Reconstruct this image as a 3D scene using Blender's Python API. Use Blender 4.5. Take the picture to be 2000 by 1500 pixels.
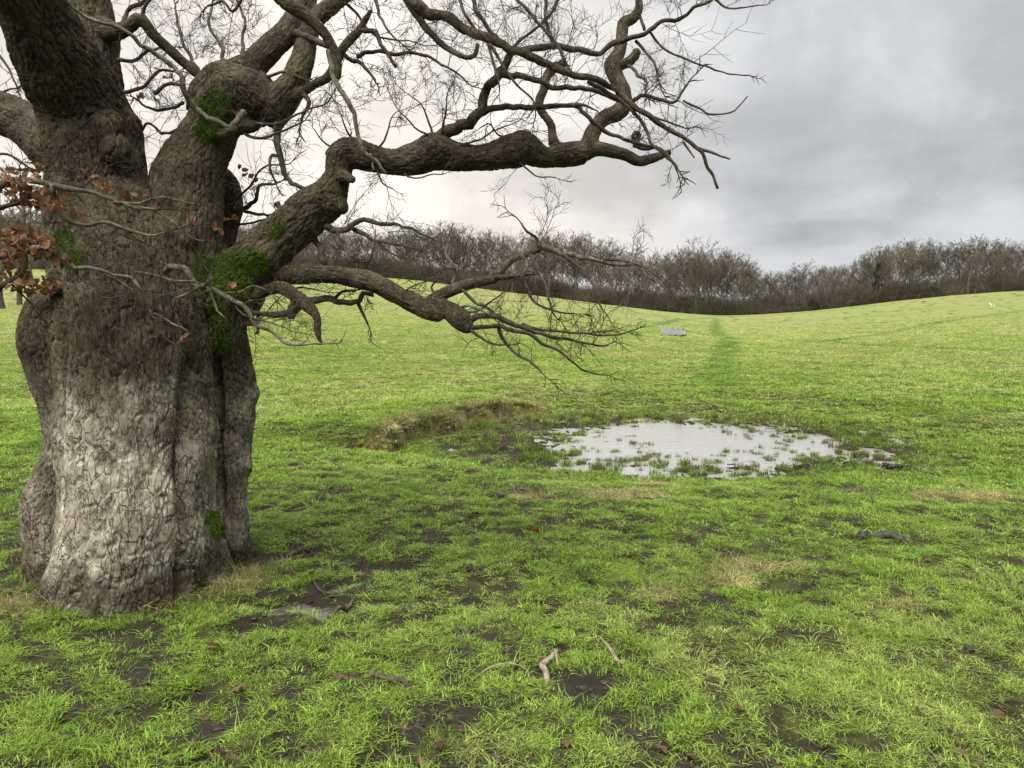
import bpy, math, random
import numpy as np
from mathutils import Vector, Matrix, Quaternion

for o in list(bpy.data.objects):
    bpy.data.objects.remove(o)
S = bpy.context.scene
COL = S.collection
R = math.radians

# ------------------------------------------------------------------ camera
EYE = 1.6
PITCH = math.atan(125 / 1450.0)
FPX = 1450.0                       # focal length in pixels of the 2000 px photograph
cam = bpy.data.cameras.new("camera")
cam.sensor_width = 36.0
cam.lens = 36.0 * FPX / 2000.0
cam.clip_start = 0.05
cam.clip_end = 3000.0
camo = bpy.data.objects.new("camera", cam)
camo.location = (0, 0, EYE)
camo.rotation_euler = (R(90) - PITCH, 0, 0)
COL.objects.link(camo)
S.camera = camo

# ------------------------------------------------------------------ light and exposure
S.view_settings.view_transform = 'Standard'
S.view_settings.look = 'None'
S.view_settings.gamma = 1.0
S.view_settings.use_curve_mapping = False
S.view_settings.exposure = 2.0
S.render.engine = 'CYCLES'
S.cycles.use_denoising = True
S.cycles.max_bounces = 6
S.cycles.diffuse_bounces = 3
S.cycles.transparent_max_bounces = 8
SUN_EL, SUN_AZ = R(62), R(-148)      # azimuth from +Y, negative = to the left
sl = bpy.data.lights.new("sun", 'SUN')
sl.energy = 1.5
sl.angle = R(65)
sl.color = (1.0, 0.95, 0.87)
so = bpy.data.objects.new("sun", sl)
sun_dir = Vector((math.sin(SUN_AZ) * math.cos(SUN_EL), math.cos(SUN_AZ) * math.cos(SUN_EL), math.sin(SUN_EL)))
so.rotation_euler = sun_dir.to_track_quat('Z', 'Y').to_euler()
COL.objects.link(so)

world = bpy.data.worlds.new("World")
S.world = world
world.use_nodes = True


class NT:
    """small helper to write node trees"""
    def __init__(self, tree):
        self.t = tree
        tree.nodes.clear()

    def n(self, typ, **kw):
        nd = self.t.nodes.new(typ)
        for k, v in kw.items():
            if k.startswith('i_'):
                nd.inputs[int(k[2:])].default_value = v
            elif k == 'ins':
                for kk, vv in v.items():
                    nd.inputs[kk].default_value = vv
            else:
                setattr(nd, k, v)
        return nd

    def l(self, a, b):
        self.t.links.new(a, b)

    def val(self, x, sock):
        if hasattr(x, 'is_output'):
            self.l(x, sock)
        else:
            sock.default_value = x

    def math(self, op, a, b=None, c=None, clamp=False):
        nd = self.n('ShaderNodeMath', operation=op, use_clamp=clamp)
        self.val(a, nd.inputs[0])
        if b is not None:
            self.val(b, nd.inputs[1])
        if c is not None:
            self.val(c, nd.inputs[2])
        return nd.outputs[0]

    def vmath(self, op, a, b=None, out=0):
        nd = self.n('ShaderNodeVectorMath', operation=op)
        self.val(a, nd.inputs[0])
        if b is not None:
            self.val(b, nd.inputs[1])
        return nd.outputs[out]

    def mix(self, f, a, b, blend='MIX'):
        nd = self.n('ShaderNodeMix', data_type='RGBA', blend_type=blend)
        self.val(f, nd.inputs[0])
        for x, i in ((a, 6), (b, 7)):
            if hasattr(x, 'is_output'):
                self.l(x, nd.inputs[i])
            else:
                nd.inputs[i].default_value = tuple(x) + ((1.0,) if len(x) == 3 else ())
        return nd.outputs[2]

    def noise(self, vec, scale, detail=4, rough=0.55, out=0, dist=0.0):
        nd = self.n('ShaderNodeTexNoise')
        if vec is not None:
            self.l(vec, nd.inputs['Vector'])
        nd.inputs['Scale'].default_value = scale
        nd.inputs['Detail'].default_value = detail
        nd.inputs['Roughness'].default_value = rough
        nd.inputs['Distortion'].default_value = dist
        return nd.outputs[out]

    def ss(self, x, a, b, lo=0.0, hi=1.0):
        nd = self.n('ShaderNodeMapRange', interpolation_type='SMOOTHSTEP')
        self.val(x, nd.inputs[0])
        nd.inputs[1].default_value = a
        nd.inputs[2].default_value = b
        nd.inputs[3].default_value = lo
        nd.inputs[4].default_value = hi
        return nd.outputs[0]

    def attr(self, name, typ='GEOMETRY', out='Fac'):
        nd = self.n('ShaderNodeAttribute', attribute_name=name, attribute_type=typ)
        return nd.outputs[out]


w = NT(world.node_tree)
tc = w.n('ShaderNodeTexCoord')
d = w.vmath('NORMALIZE', tc.outputs['Generated'])
sep = w.n('ShaderNodeSeparateXYZ')
w.l(d, sep.inputs[0])
el = w.math('MAXIMUM', sep.outputs[2], 0.0)
den = w.math('ADD', el, 0.16)
cx_ = w.math('DIVIDE', sep.outputs[0], den)
cy_ = w.math('DIVIDE', sep.outputs[1], den)
cb = w.n('ShaderNodeCombineXYZ')
w.l(cx_, cb.inputs[0]); w.l(cy_, cb.inputs[1])
cb.inputs[2].default_value = 3.7
pl = cb.outputs[0]
# large cloud bodies, billows and soft streaks
n1 = w.noise(pl, 0.55, 3, 0.5, dist=0.3)
n2 = w.noise(pl, 1.7, 6, 0.55, dist=0.4)
n3 = w.noise(d, 5.0, 5, 0.55, dist=0.3)
bank_ = w.ss(w.vmath('DOT_PRODUCT', d, (math.sin(R(33)) * math.cos(R(17)), math.cos(R(33)) * math.cos(R(17)), math.sin(R(17))), out=1), 0.86, 1.0)
body = w.math('ADD', w.math('MULTIPLY', n1, 0.46), w.math('ADD', w.math('MULTIPLY', n2, 0.20), w.math('MULTIPLY', n3, 0.34)))
body = w.math('ADD', body, w.math('MULTIPLY', bank_, 0.05))
body = w.math('SUBTRACT', body, w.math('MULTIPLY', w.ss(el, 0.17, 0.08), 0.09))
dens = w.ss(body, 0.40, 0.60)
# light through the thinner cloud towards the hidden sun
gl = w.vmath('DOT_PRODUCT', d, (math.sin(R(-20)) * math.cos(R(10)), math.cos(R(-20)) * math.cos(R(10)), math.sin(R(10))), out=1)
glow = w.ss(gl, 0.76, 1.0)
dark = w.mix(glow, (0.378, 0.388, 0.408), (0.62, 0.59, 0.545))
light = w.mix(glow, (0.645, 0.658, 0.685), (0.95, 0.895, 0.80))
cloud = w.mix(dens, light, dark)
zen = w.math('ADD', 0.84, w.math('MULTIPLY', el, 0.9))
vm = w.n('ShaderNodeVectorMath', operation='SCALE')
w.l(cloud, vm.inputs[0]); w.l(w.math('MULTIPLY', zen, 3.05), vm.inputs['Scale'])
sky = w.n('ShaderNodeTexSky', sky_type='NISHITA', sun_disc=False, sun_elevation=SUN_EL, sun_rotation=SUN_AZ)
# a few thin gaps low down let the blue through
gapn = w.noise(pl, 0.9, 3, 0.5, out=0)
gap = w.math('MULTIPLY', w.ss(gapn, 0.56, 0.68), w.ss(el, 0.17, 0.08))
gap = w.math('MULTIPLY', gap, w.math('MULTIPLY', w.ss(sep.outputs[0], 0.32, 0.15), 0.55))
skyb = w.mix(1.0, sky.outputs[0], (0.9, 1.0, 1.12), 'MULTIPLY')
sc2 = w.n('ShaderNodeVectorMath', operation='SCALE')
w.l(skyb, sc2.inputs[0]); sc2.inputs['Scale'].default_value = 0.34
col = w.mix(gap, vm.outputs[0], sc2.outputs[0])
bg = w.n('ShaderNodeBackground')
w.l(col, bg.inputs[0])
bg.inputs[1].default_value = 0.1
wo = w.n('ShaderNodeOutputWorld')
w.l(bg.outputs[0], wo.inputs[0])

# ------------------------------------------------------------------ numeric helpers
CF = np.array([0, math.cos(PITCH), -math.sin(PITCH)])
CU = np.array([0, math.sin(PITCH), math.cos(PITCH)])
CR = np.array([1.0, 0, 0])
CAM = np.array([0, 0, EYE])


def P(px, py, dd):
    """the point of the place that lies dd metres deep behind photo pixel (px, py)"""
    return CAM + dd * (CF + CR * ((px - 1000) / FPX) + CU * ((750 - py) / FPX))


def sstep(a, b, x):
    t = np.clip((np.asarray(x, float) - a) / (b - a), 0, 1)
    return t * t * (3 - 2 * t)


def _h(ix, iy, iz, seed):
    with np.errstate(over='ignore'):
        h = (ix.astype(np.uint32) * np.uint32(374761393) + iy.astype(np.uint32) * np.uint32(668265263)
             + iz.astype(np.uint32) * np.uint32(2246822519) + np.uint32((seed * 3266489917) & 0xffffffff))
        h = (h ^ (h >> np.uint32(13))) * np.uint32(1274126177)
        h = h ^ (h >> np.uint32(16))
        h = h * np.uint32(2654435761)
        h = h ^ (h >> np.uint32(15))
    return h.astype(np.float32) / np.float32(4294967295.0)


def vnoise(p, seed=0):
    p = np.asarray(p, np.float32)
    i = np.floor(p).astype(np.int64)
    f = p - i
    f = f * f * f * (f * (f * 6 - 15) + 10)
    o = 0
    for dx in (0, 1):
        wx = f[:, 0] if dx else 1 - f[:, 0]
        for dy in (0, 1):
            wy = f[:, 1] if dy else 1 - f[:, 1]
            for dz in (0, 1):
                wz = f[:, 2] if dz else 1 - f[:, 2]
                o = o + wx * wy * wz * _h(i[:, 0] + dx, i[:, 1] + dy, i[:, 2] + dz, seed)
    return o * 2 - 1


def fbm(p, octv=4, seed=0, gain=0.5):
    p = np.asarray(p, np.float32)
    a, o, t = 1.0, 0, 0
    for k in range(octv):
        o = o + a * vnoise(p * (2.03 ** k) + 17.3 * k, seed + k)
        t += a
        a *= gain
    return o / t


def n2(x, y, scale, octv=3, seed=0):
    x = np.asarray(x, float); y = np.asarray(y, float)
    sh = np.broadcast(x, y).shape
    p = np.stack([np.broadcast_to(x, sh).ravel() / scale, np.broadcast_to(y, sh).ravel() / scale, np.full(int(np.prod(sh)) if sh else 1, 0.37 + seed)], 1)
    return fbm(p, octv, seed).reshape(sh)


def worley(p, seed=0):
    p = np.asarray(p, np.float32)
    i = np.floor(p).astype(np.int64)
    f1 = np.full(len(p), 9.0, np.float32); f2 = f1.copy()
    for dx in (-1, 0, 1):
        for dy in (-1, 0, 1):
            for dz in (-1, 0, 1):
                cx, cy, cz = i[:, 0] + dx, i[:, 1] + dy, i[:, 2] + dz
                q = np.stack([cx + _h(cx, cy, cz, seed), cy + _h(cx, cy, cz, seed + 7), cz + _h(cx, cy, cz, seed + 13)], 1).astype(np.float32)
                dd = np.sqrt(((q - p) ** 2).sum(1))
                f2 = np.minimum(f2, np.maximum(dd, f1))
                f1 = np.minimum(f1, dd)
    return f1, f2


def mesh(name, v, f, attrs=None, smooth=True, mat=None):
    """v (N,3); f an (M,k) array or a list of such arrays"""
    me = bpy.data.meshes.new(name)
    v = np.asarray(v, np.float32)
    fl = [np.asarray(a, np.int32) for a in (f if isinstance(f, list) else [f]) if len(a)]
    me.vertices.add(len(v))
    me.vertices.foreach_set('co', v.ravel())
    nl = sum(a.size for a in fl); nf = sum(len(a) for a in fl)
    me.loops.add(nl)
    me.loops.foreach_set('vertex_index', np.concatenate([a.ravel() for a in fl]) if fl else [])
    me.polygons.add(nf)
    st, tot, c = [], [], 0
    for a in fl:
        k = a.shape[1]
        st.append(c + np.arange(len(a)) * k); tot.append(np.full(len(a), k)); c += a.size
    if fl:
        me.polygons.foreach_set('loop_start', np.concatenate(st).astype(np.int32))
        me.polygons.foreach_set('loop_total', np.concatenate(tot).astype(np.int32))
        me.polygons.foreach_set('use_smooth', np.full(nf, smooth))
    for k, a in (attrs or {}).items():
        a = np.asarray(a, np.float32)
        if a.ndim == 1:
            at = me.attributes.new(k, 'FLOAT', 'POINT'); at.data.foreach_set('value', a)
        elif a.shape[1] == 4:
            at = me.attributes.new(k, 'FLOAT_COLOR', 'POINT'); at.data.foreach_set('color', a.ravel())
        else:
            at = me.attributes.new(k, 'FLOAT_VECTOR', 'POINT'); at.data.foreach_set('vector', a.ravel())
    if mat:
        me.materials.append(mat)
    me.update()
    return me


def obj(name, me, parent=None, **props):
    o = bpy.data.objects.new(name, me)
    COL.objects.link(o)
    if parent is not None:
        o.parent = parent
        o.matrix_parent_inverse = Matrix.Identity(4)
        if me is not None and parent.type == 'EMPTY':
            o.location = -Vector(parent.location) if props.pop('world', True) else (0, 0, 0)
        else:
            props.pop('world', None)
    props.pop('world', None)
    for k, v in props.items():
        o[k] = v
    return o


def empty(name, loc, **props):
    o = bpy.data.objects.new(name, None)
    o.empty_display_size = 0.2
    o.location = loc
    COL.objects.link(o)
    for k, v in props.items():
        o[k] = v
    return o


def catmull(pts, n):
    """resample (k,c) control points smoothly to n points"""
    pts = np.asarray(pts, float)
    if len(pts) == 2:
        t = np.linspace(0, 1, n)[:, None]
        return pts[0] * (1 - t) + pts[1] * t
    ex = np.vstack([2 * pts[0] - pts[1], pts, 2 * pts[-1] - pts[-2]])
    seg = np.linalg.norm(np.diff(pts[:, :3], axis=0), axis=1) + 1e-6
    cum = np.concatenate([[0], np.cumsum(seg)])
    s = np.linspace(0, cum[-1], n)
    k = np.clip(np.searchsorted(cum, s, 'right') - 1, 0, len(seg) - 1)
    t = ((s - cum[k]) / seg[k])[:, None]
    p0, p1, p2, p3 = ex[k], ex[k + 1], ex[k + 2], ex[k + 3]
    return 0.5 * (2 * p1 + (p2 - p0) * t + (2 * p0 - 5 * p1 + 4 * p2 - p3) * t * t + (3 * p1 - p0 - 3 * p2 + p3) * t ** 3)


def frames(c):
    """tangent, normal, binormal along a path by parallel transport"""
    t = np.gradient(c, axis=0)
    t /= np.linalg.norm(t, axis=1)[:, None] + 1e-9
    a = np.array([0.31, -0.82, 0.48])
    if abs(t[0] @ a) > 0.9:
        a = np.array([1.0, 0, 0])
    n = np.zeros_like(t)
    v = a - t[0] * (a @ t[0])
    for i in range(len(c)):
        v = v - t[i] * (v @ t[i])
        v = v / (np.linalg.norm(v) + 1e-9)
        n[i] = v
    return t, n, np.cross(t, n)


def tube(c, r, k, close=True):
    """verts, quads, tris of a tube round path c with radii r; also along/around coordinates"""
    c = np.asarray(c, float); r = np.asarray(r, float)
    t, n, b = frames(c)
    a = np.linspace(0, 2 * np.pi, k, endpoint=False)
    ring = np.cos(a)[None, :, None] * n[:, None] + np.sin(a)[None, :, None] * b[:, None]
    rr = r if r.ndim == 2 else np.repeat(r[:, None], k, 1)
    v = (c[:, None] + ring * rr[:, :, None]).reshape(-1, 3)
    m = len(c)
    i = np.arange(m - 1)[:, None] * k; j = np.arange(k)[None]; j2 = (j + 1) % k
    q = np.stack([i + j, i + j2, i + k + j2, i + k + j], -1).reshape(-1, 4)
    s = np.concatenate([[0], np.cumsum(np.linalg.norm(np.diff(c, axis=0), axis=1))])
    loc = np.stack([(np.cos(a)[None] * rr), (np.sin(a)[None] * rr), np.repeat(s[:, None], k, 1)], -1).reshape(-1, 3)
    tr = np.zeros((0, 3), int)
    if close:
        v = np.vstack([v, c[0] - t[0] * rr[0].mean() * 0.5, c[-1] + t[-1] * rr[-1].mean() * 0.5])
        loc = np.vstack([loc, [0, 0, 0], [0, 0, s[-1]]])
        j = np.arange(k)
        tr = np.vstack([np.stack([np.full(k, m * k), (j + 1) % k, j], 1), np.stack([np.full(k, m * k + 1), (m - 1) * k + j, (m - 1) * k + (j + 1) % k], 1)])
    return v, q, tr, loc


class Batch:
    def __init__(self):
        self.v, self.q, self.t, self.a, self.n = [], [], [], [], 0

    def add(self, v, q=None, t=None, loc=None):
        self.v.append(v)
        if q is not None and len(q):
            self.q.append(np.asarray(q) + self.n)
        if t is not None and len(t):
            self.t.append(np.asarray(t) + self.n)
        self.a.append(np.zeros((len(v), 3)) if loc is None else loc)
        self.n += len(v)

    def mesh(self, name, mat=None, smooth=True, attr=None, extra=None):
        fs = []
        if self.q:
            fs.append(np.vstack(self.q))
        if self.t:
            fs.append(np.vstack(self.t))
        at = dict(extra or {})
        if attr:
            at[attr] = np.vstack(self.a)
        return mesh(name, np.vstack(self.v) if self.v else np.zeros((0, 3)), fs, at, smooth, mat)


# ------------------------------------------------------------------ the lie of the land
WATER = -0.30
PC = np.array([2.58, 11.65]); PRX, PRY = 2.95, 2.35
EDGE_PX = np.array([-1500, 0, 400, 780, 940, 1120, 1300, 1400, 1480, 1600, 1720, 1840, 2000, 3500])
EDGE_PY = np.array([505, 525, 532, 543, 564, 587, 609, 617, 615, 606, 591, 579, 567, 545])
YE = 140.0
_eu, _ez = [], []
for ex_, ey_ in zip(EDGE_PX, EDGE_PY):
    dv = CF + CR * ((ex_ - 1000) / FPX) + CU * ((750 - ey_) / FPX)
    _eu.append(dv[0] / dv[1]); _ez.append(EYE + dv[2] / dv[1] * YE)
_ug = np.linspace(-2.5, 2.5, 1001)
_zg = np.interp(_ug, _eu, _ez)
_k = np.exp(-np.linspace(-2, 2, 21) ** 2); _k /= _k.sum()
_zg = np.convolve(np.pad(_zg, 10, 'edge'), _k, 'valid')
BANK = np.array([(-2.10, 10.2), (-1.75, 10.9), (-1.24, 11.9), (-0.63, 13.0), (0.0, 14.1), (0.75, 15.0)])
PUDDLES = [((595, 1172), 0.26, 0.20), ((668, 1136), 0.16, 0.12), ((735, 1099), 0.22, 0.12), ((480, 1222), 0.15, 0.09)]


def flat_hit(px, py, z=0.0):
    dv = CF + CR * ((px - 1000) / FPX) + CU * ((750 - py) / FPX)
    t = (z - EYE) / dv[2]
    return CAM + dv * t


PUD = [(flat_hit(*p)[:2], a, b) for p, a, b in PUDDLES]
TREE_XY = np.array([-2.33, 4.62])


def bank_coords(x, y):
    """signed distance (positive towards the pond) and place along the eroded bank"""
    best = np.full(x.shape, 1e9); sd = np.zeros(x.shape); al = np.zeros(x.shape)
    L = np.linalg.norm(np.diff(BANK, axis=0), axis=1); cum = np.concatenate([[0], np.cumsum(L)])
    for i in range(len(L)):
        a, b = BANK[i], BANK[i + 1]
        e = (b - a) / L[i]
        rx, ry = x - a[0], y - a[1]
        t = rx * e[0] + ry * e[1]
        if i > 0: t = np.maximum(t, 0)
        if i < len(L) - 1: t = np.minimum(t, L[i])
        dx, dy = rx - e[0] * t, ry - e[1] * t
        dd = np.hypot(dx, dy)
        s = np.sign(rx * e[1] - ry * e[0])
        m = dd < best
        best = np.where(m, dd, best); sd = np.where(m, s * dd, sd); al = np.where(m, (cum[i] + t) / cum[-1], al)
    return sd, al


def land(x, y, fine=True):
    x = np.asarray(x, float); y = np.asarray(y, float)
    u = x / np.sqrt(np.maximum(y, 0) ** 2 + 30.0 ** 2) * math.sqrt(YE ** 2 + 900) / YE
    t = np.clip((y - 16) / (YE - 16), 0, None)
    ramp = np.where(t < 1, t ** 1.6, 1 + 1.0 * (np.minimum(t, 1.9) - 1))
    z = np.interp(u, _ug, _zg) * ramp
    z = z + 0.25 * n2(x, y, 22.0, 2, 5) * sstep(25, 60, y) * (1 - 0.7 * sstep(120, 140, y))
    # the hollow with the pond
    rr = np.sqrt(((x - PC[0]) / PRX) ** 2 + ((y - PC[1]) / PRY) ** 2)
    rr = rr + 0.20 * n2(x, y, 0.9, 3, 11) + 0.05
    bowl = WATER * (1 - sstep(1.0, 2.6, rr))
    sd, al = bank_coords(x, y)
    wgt = sstep(-0.06, 0.10, al) * (1 - sstep(0.80, 1.04, al)) * (1 - sstep(1.6, 3.0, np.abs(sd)))
    stp = sstep(-0.05, 0.06, sd + 0.42 * n2(x, y, 0.55, 3, 21))
    bk = 0.08 * (1 - stp) + (-0.25) * stp
    z = z + bowl * (1 - wgt) + wgt * bk
    z = z - 0.05 * (1 - sstep(0.72, 1.0, rr))
    if fine:
        near = 1 - sstep(18, 45, np.hypot(x, y))
        z = z + near * (0.045 * n2(x, y, 1.3, 2, 31) + 0.034 * n2(x, y, 0.24, 3, 41)) * sstep(0.75, 1.15, rr)
        wet = 1 - sstep(1.0, 1.35, rr)
        z = z + wet * (0.095 * (0.6 * n2(x, y * 1.7, 0.40, 3, 51) + 0.6 * n2(x, y * 1.5, 0.15, 2, 52)) * sstep(0.25, 0.95, rr) + 0.014)
        # trodden mud lies a little lower, in hoof-sized hollows
        m = mud(x, y)
        z = z - near * m * (0.016 + 0.042 * n2(x, y, 0.13, 3, 61))
        for (c, a, b) in PUD:
            q = np.sqrt(((x - c[0]) / a) ** 2 + ((y - c[1]) / b) ** 2) + 0.35 * n2(x, y, 0.16, 2, 71)
            z = z - 0.075 * (1 - sstep(0.35, 1.35, q))
        tr = np.hypot(x - TREE_XY[0], y - TREE_XY[1])
        z = z - 0.01 * (1 - sstep(0.7, 1.3, tr))
    return z


def mud(x, y):
    """0..1 how bare and trodden the ground is"""
    x = np.asarray(x, float); y = np.asarray(y, float)
    r = np.hypot(x, y)
    tr = np.hypot(x - TREE_XY[0], y - TREE_XY[1])
    reg = 0.31 * (1 - sstep(7, 13, r)) * (1 - 0.45 * sstep(0.3, 2.2, x))
    reg = reg + 0.05 * (1 - sstep(0.9, 2.0, tr)) - 0.03 * (1 - sstep(2.2, 3.6, r)) + 0.02 * (1 - sstep(2.6, 3.4, y)) * (1 - sstep(-1.6, 0.3, x))
    for (c, a, b) in PUD:
        reg = reg + 0.5 * (1 - sstep(0.6, 1.8, np.hypot((x - c[0]) / a, (y - c[1]) / b)))
    rr = np.sqrt(((x - PC[0]) / PRX) ** 2 + ((y - PC[1]) / PRY) ** 2)
    reg = reg + 0.42 * (1 - sstep(0.95, 1.75, rr)) + 0.06
    reg = reg * (1 - sstep(16, 26, r))
    nn = n2(x, y, 0.095, 3, 81) + 0.18 * n2(x, y, 0.8, 2, 82)
    return sstep(0.41, 0.53, nn * 0.92 + reg + 0.105)


STRAW_SPOTS = [((1480, 1110), .30, .12), ((1420, 1140), .22, .10), ((1290, 1165), .12, .06), ((1245, 952), .35, .18), ((1190, 962), .3, .15), ((465, 1130), .22, .26),
               ((30, 1185), .35, .2), ((1885, 955), .5, .25), ((1750, 1180), .18, .08), ((1050, 965), .35, .14)]
STR = [(flat_hit(*p)[:2], a, b) for p, a, b in STRAW_SPOTS]


def straw(x, y):
    x = np.asarray(x, float); y = np.asarray(y, float)
    v = 0.0
    for (c, a, b) in STR:
        v = np.maximum(v, 1 - sstep(0.3, 1.3, np.hypot((x - c[0]) / a, (y - c[1]) / b) + 0.4 * n2(x, y, 0.3, 2, 91)))
    r = np.hypot(x, y)
    nn = n2(x, y, 0.8, 3, 92) + 0.5 * n2(x, y, 4.0, 2, 93)
    v = np.maximum(v, 0.6 * sstep(0.42, 0.95, nn + 0.10 * sstep(8, 20, r) - 0.08 * (1 - sstep(4, 8, r))))
    sd, al = bank_coords(x, y)
    v = np.maximum(v, (1 - sstep(0.08, 0.22, np.abs(sd - 0.03))) * sstep(-0.02, 0.03, al) * (1 - sstep(0.95, 1.0, al)) * 0.9)
    return np.clip(v, 0, 1)


def hit(px, py, d0=2.0, d1=400.0):
    """where the view line of a photo pixel meets the ground"""
    dv = CF + CR * ((px - 1000) / FPX) + CU * ((750 - py) / FPX)
    ts = np.geomspace(d0, d1, 3000)
    p = CAM + dv * ts[:, None]
    below = p[:, 2] < land(p[:, 0], p[:, 1], False)
    k = int(np.argmax(below)) if below.any() else len(ts) - 1
    q = p[k]
    return np.array([q[0], q[1], float(land(q[0:1], q[1:2])[0])])


def poly_dist(x, y, pts):
    best = np.full(x.shape, 1e9)
    for a, bb in zip(pts[:-1], pts[1:]):
        e = bb - a; L2 = (e ** 2).sum() + 1e-9
        tt = np.clip(((x - a[0]) * e[0] + (y - a[1]) * e[1]) / L2, 0, 1)
        best = np.minimum(best, np.hypot(x - a[0] - e[0] * tt, y - a[1] - e[1] * tt))
    return best


TRACKS = [([(1398, 622), (1396, 640), (1402, 652), (1425, 662), (1412, 695), (1404, 720), (1398, 750)], 0.75), ([(1200, 655), (1330, 645), (1420, 660), (1600, 668), (1800, 680), (2100, 690)], 0.8),
          ([(1290, 636), (1325, 622), (1370, 628), (1398, 632)], 0.6), ([(1250, 640), (1290, 632), (1340, 624), (1390, 620)], 0.6), ([(1600, 668), (1780, 640), (2000, 605)], 0.5)]
TRW = [(np.array([hit(*p)[:2] for p in pts]), wd) for pts, wd in TRACKS]


def track(x, y):
    v = np.zeros(np.shape(x))
    for pw, wd in TRW:
        v = np.maximum(v, 1 - sstep(0.35, 1.15, poly_dist(x, y, pw) / wd))
    return v


# ------------------------------------------------------------------ materials
def mat(name, rough=0.8):
    m = bpy.data.materials.new(name)
    m.use_nodes = True
    t = NT(m.node_tree)
    out = t.n('ShaderNodeOutputMaterial')
    b = t.n('ShaderNodeBsdfPrincipled')
    b.inputs['Roughness'].default_value = rough
    b.inputs['Specular IOR Level'].default_value = 0.25
    t.l(b.outputs[0], out.inputs[0])
    return m, t, b, out


def bump(t, b, h, strength, dist):
    bp = t.n('ShaderNodeBump')
    bp.inputs['Strength'].default_value = strength
    bp.inputs['Distance'].default_value = dist
    t.l(h, bp.inputs['Height'])
    t.l(bp.outputs[0], b.inputs['Normal'])


G_DEEP = (0.118, 0.208, 0.027)
G_MID = (0.198, 0.308, 0.045)
G_YEL = (0.300, 0.348, 0.102)
G_STR = (0.46, 0.40, 0.20)
MUD = (0.040, 0.031, 0.023)

# ground
M_GROUND, t, b, out = mat("meadow_ground", 0.9)
geo = t.n('ShaderNodeNewGeometry').outputs['Position']
sp = t.n('ShaderNodeSeparateXYZ'); t.l(geo, sp.inputs[0])
a_far, a_mud, a_str, a_trk = t.attr('far'), t.attr('mud'), t.attr('straw'), t.attr('track')
nA = t.noise(geo, 0.09, 4, 0.55)
nB = t.noise(geo, 0.75, 5, 0.62)
nC = t.noise(geo, 5.0, 4, 0.65)
nD = t.noise(geo, 26.0, 3, 0.6)
g = t.math('ADD', t.math('MULTIPLY', nA, 0.5), t.math('ADD', t.math('MULTIPLY', nB, 0.32), t.math('MULTIPLY', nC, 0.26)))
g = t.math('ADD', g, t.math('MULTIPLY', a_far, 0.07))
c = t.mix(t.ss(g, 0.46, 0.64), (0.140, 0.222, 0.042), (0.235, 0.258, 0.090))
c = t.mix(t.math('MULTIPLY', t.ss(t.math('ADD', t.math('MULTIPLY', nC, 0.5), t.math('MULTIPLY', nB, 0.5)), 0.51, 0.62), 0.62), c, (0.265, 0.235, 0.090))
c = t.mix(t.math('MULTIPLY', a_trk, t.ss(nB, 0.3, 0.6, 0.35, 0.85)), c, (0.080, 0.150, 0.022))
spk = t.ss(t.noise(geo, 2.2, 4, 0.65), 0.57, 0.66)
c = t.mix(t.math('MULTIPLY', spk, t.math('MULTIPLY', a_far, 0.62)), c, (0.060, 0.078, 0.020))
nearc = t.mix(t.ss(nC, 0.35, 0.65), (0.030, 0.028, 0.013), (0.075, 0.078, 0.026))
nearc = t.mix(a_str, nearc, (0.20, 0.165, 0.075))
c = t.mix(a_far, nearc, c)
mudc = t.mix(nC, (0.011, 0.009, 0.006), (0.048, 0.037, 0.025))
mudf = t.math('MULTIPLY', a_mud, 0.95)
c = t.mix(mudf, c, mudc)
t.l(c, b.inputs['Base Color'])
ro = t.math('SUBTRACT', 0.92, t.math('MULTIPLY', a_mud, t.ss(nB, 0.52, 0.70, 0.0, 0.36)))
t.l(ro, b.inputs['Roughness'])
t.l(t.math('ADD', 0.12, t.math('MULTIPLY', a_mud, 0.15)), b.inputs['Specular IOR Level'])
hgt = t.math('ADD', t.math('MULTIPLY', nC, 0.45), t.math('ADD', t.math('MULTIPLY', nD, 0.5), t.math('MULTIPLY', t.noise(geo, 75.0, 3, 0.65), 0.3)))
bump(t, b, hgt, 1.0, 0.08)

# grass blades, tinted tuft by tuft
def blade_mat(name):
    m, t, b, out = mat(name, 0.55)
    tint = t.attr('tint', 'INSTANCER', 'Color')
    bl = t.attr('bl', 'GEOMETRY', 'Color')
    c = t.mix(1.0, tint, bl, 'MULTIPLY')
    t.l(c, b.inputs['Base Color'])
    b.inputs['Specular IOR Level'].default_value = 0.22
    tr = t.n('ShaderNodeBsdfTranslucent'); t.l(c, tr.inputs[0])
    mx = t.n('ShaderNodeMixShader'); mx.inputs[0].default_value = 0.40
    t.l(b.outputs[0], mx.inputs[1]); t.l(tr.outputs[0], mx.inputs[2]); t.l(mx.outputs[0], out.inputs[0])
    return m


M_BLADE = blade_mat("grass_blade")

# bark of the old oak
M_BARK, t, b, out = mat("oak_bark", 0.9)
bq = t.attr('bq', 'GEOMETRY', 'Vector')
geo = t.n('ShaderNodeNewGeometry').outputs['Position']
pale, lich, moss = t.attr('pale'), t.attr('lich'), t.attr('moss')
st = t.n('ShaderNodeMapping'); st.inputs['Scale'].default_value = (1, 1, 0.36); t.l(bq, st.inputs[0])


def warped(amount, scale):
    wn = t.n('ShaderNodeVectorMath', operation='SCALE'); wn.inputs['Scale'].default_value = amount
    ctr = t.n('ShaderNodeVectorMath', operation='SUBTRACT'); ctr.inputs[1].default_value = (0.5, 0.5, 0.5)
    t.l(t.noise(st.outputs[0], scale, 4, 0.62, out=1), ctr.inputs[0]); t.l(ctr.outputs[0], wn.inputs[0])
    return t.vmath('ADD', st.outputs[0], wn.outputs[0])


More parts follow.
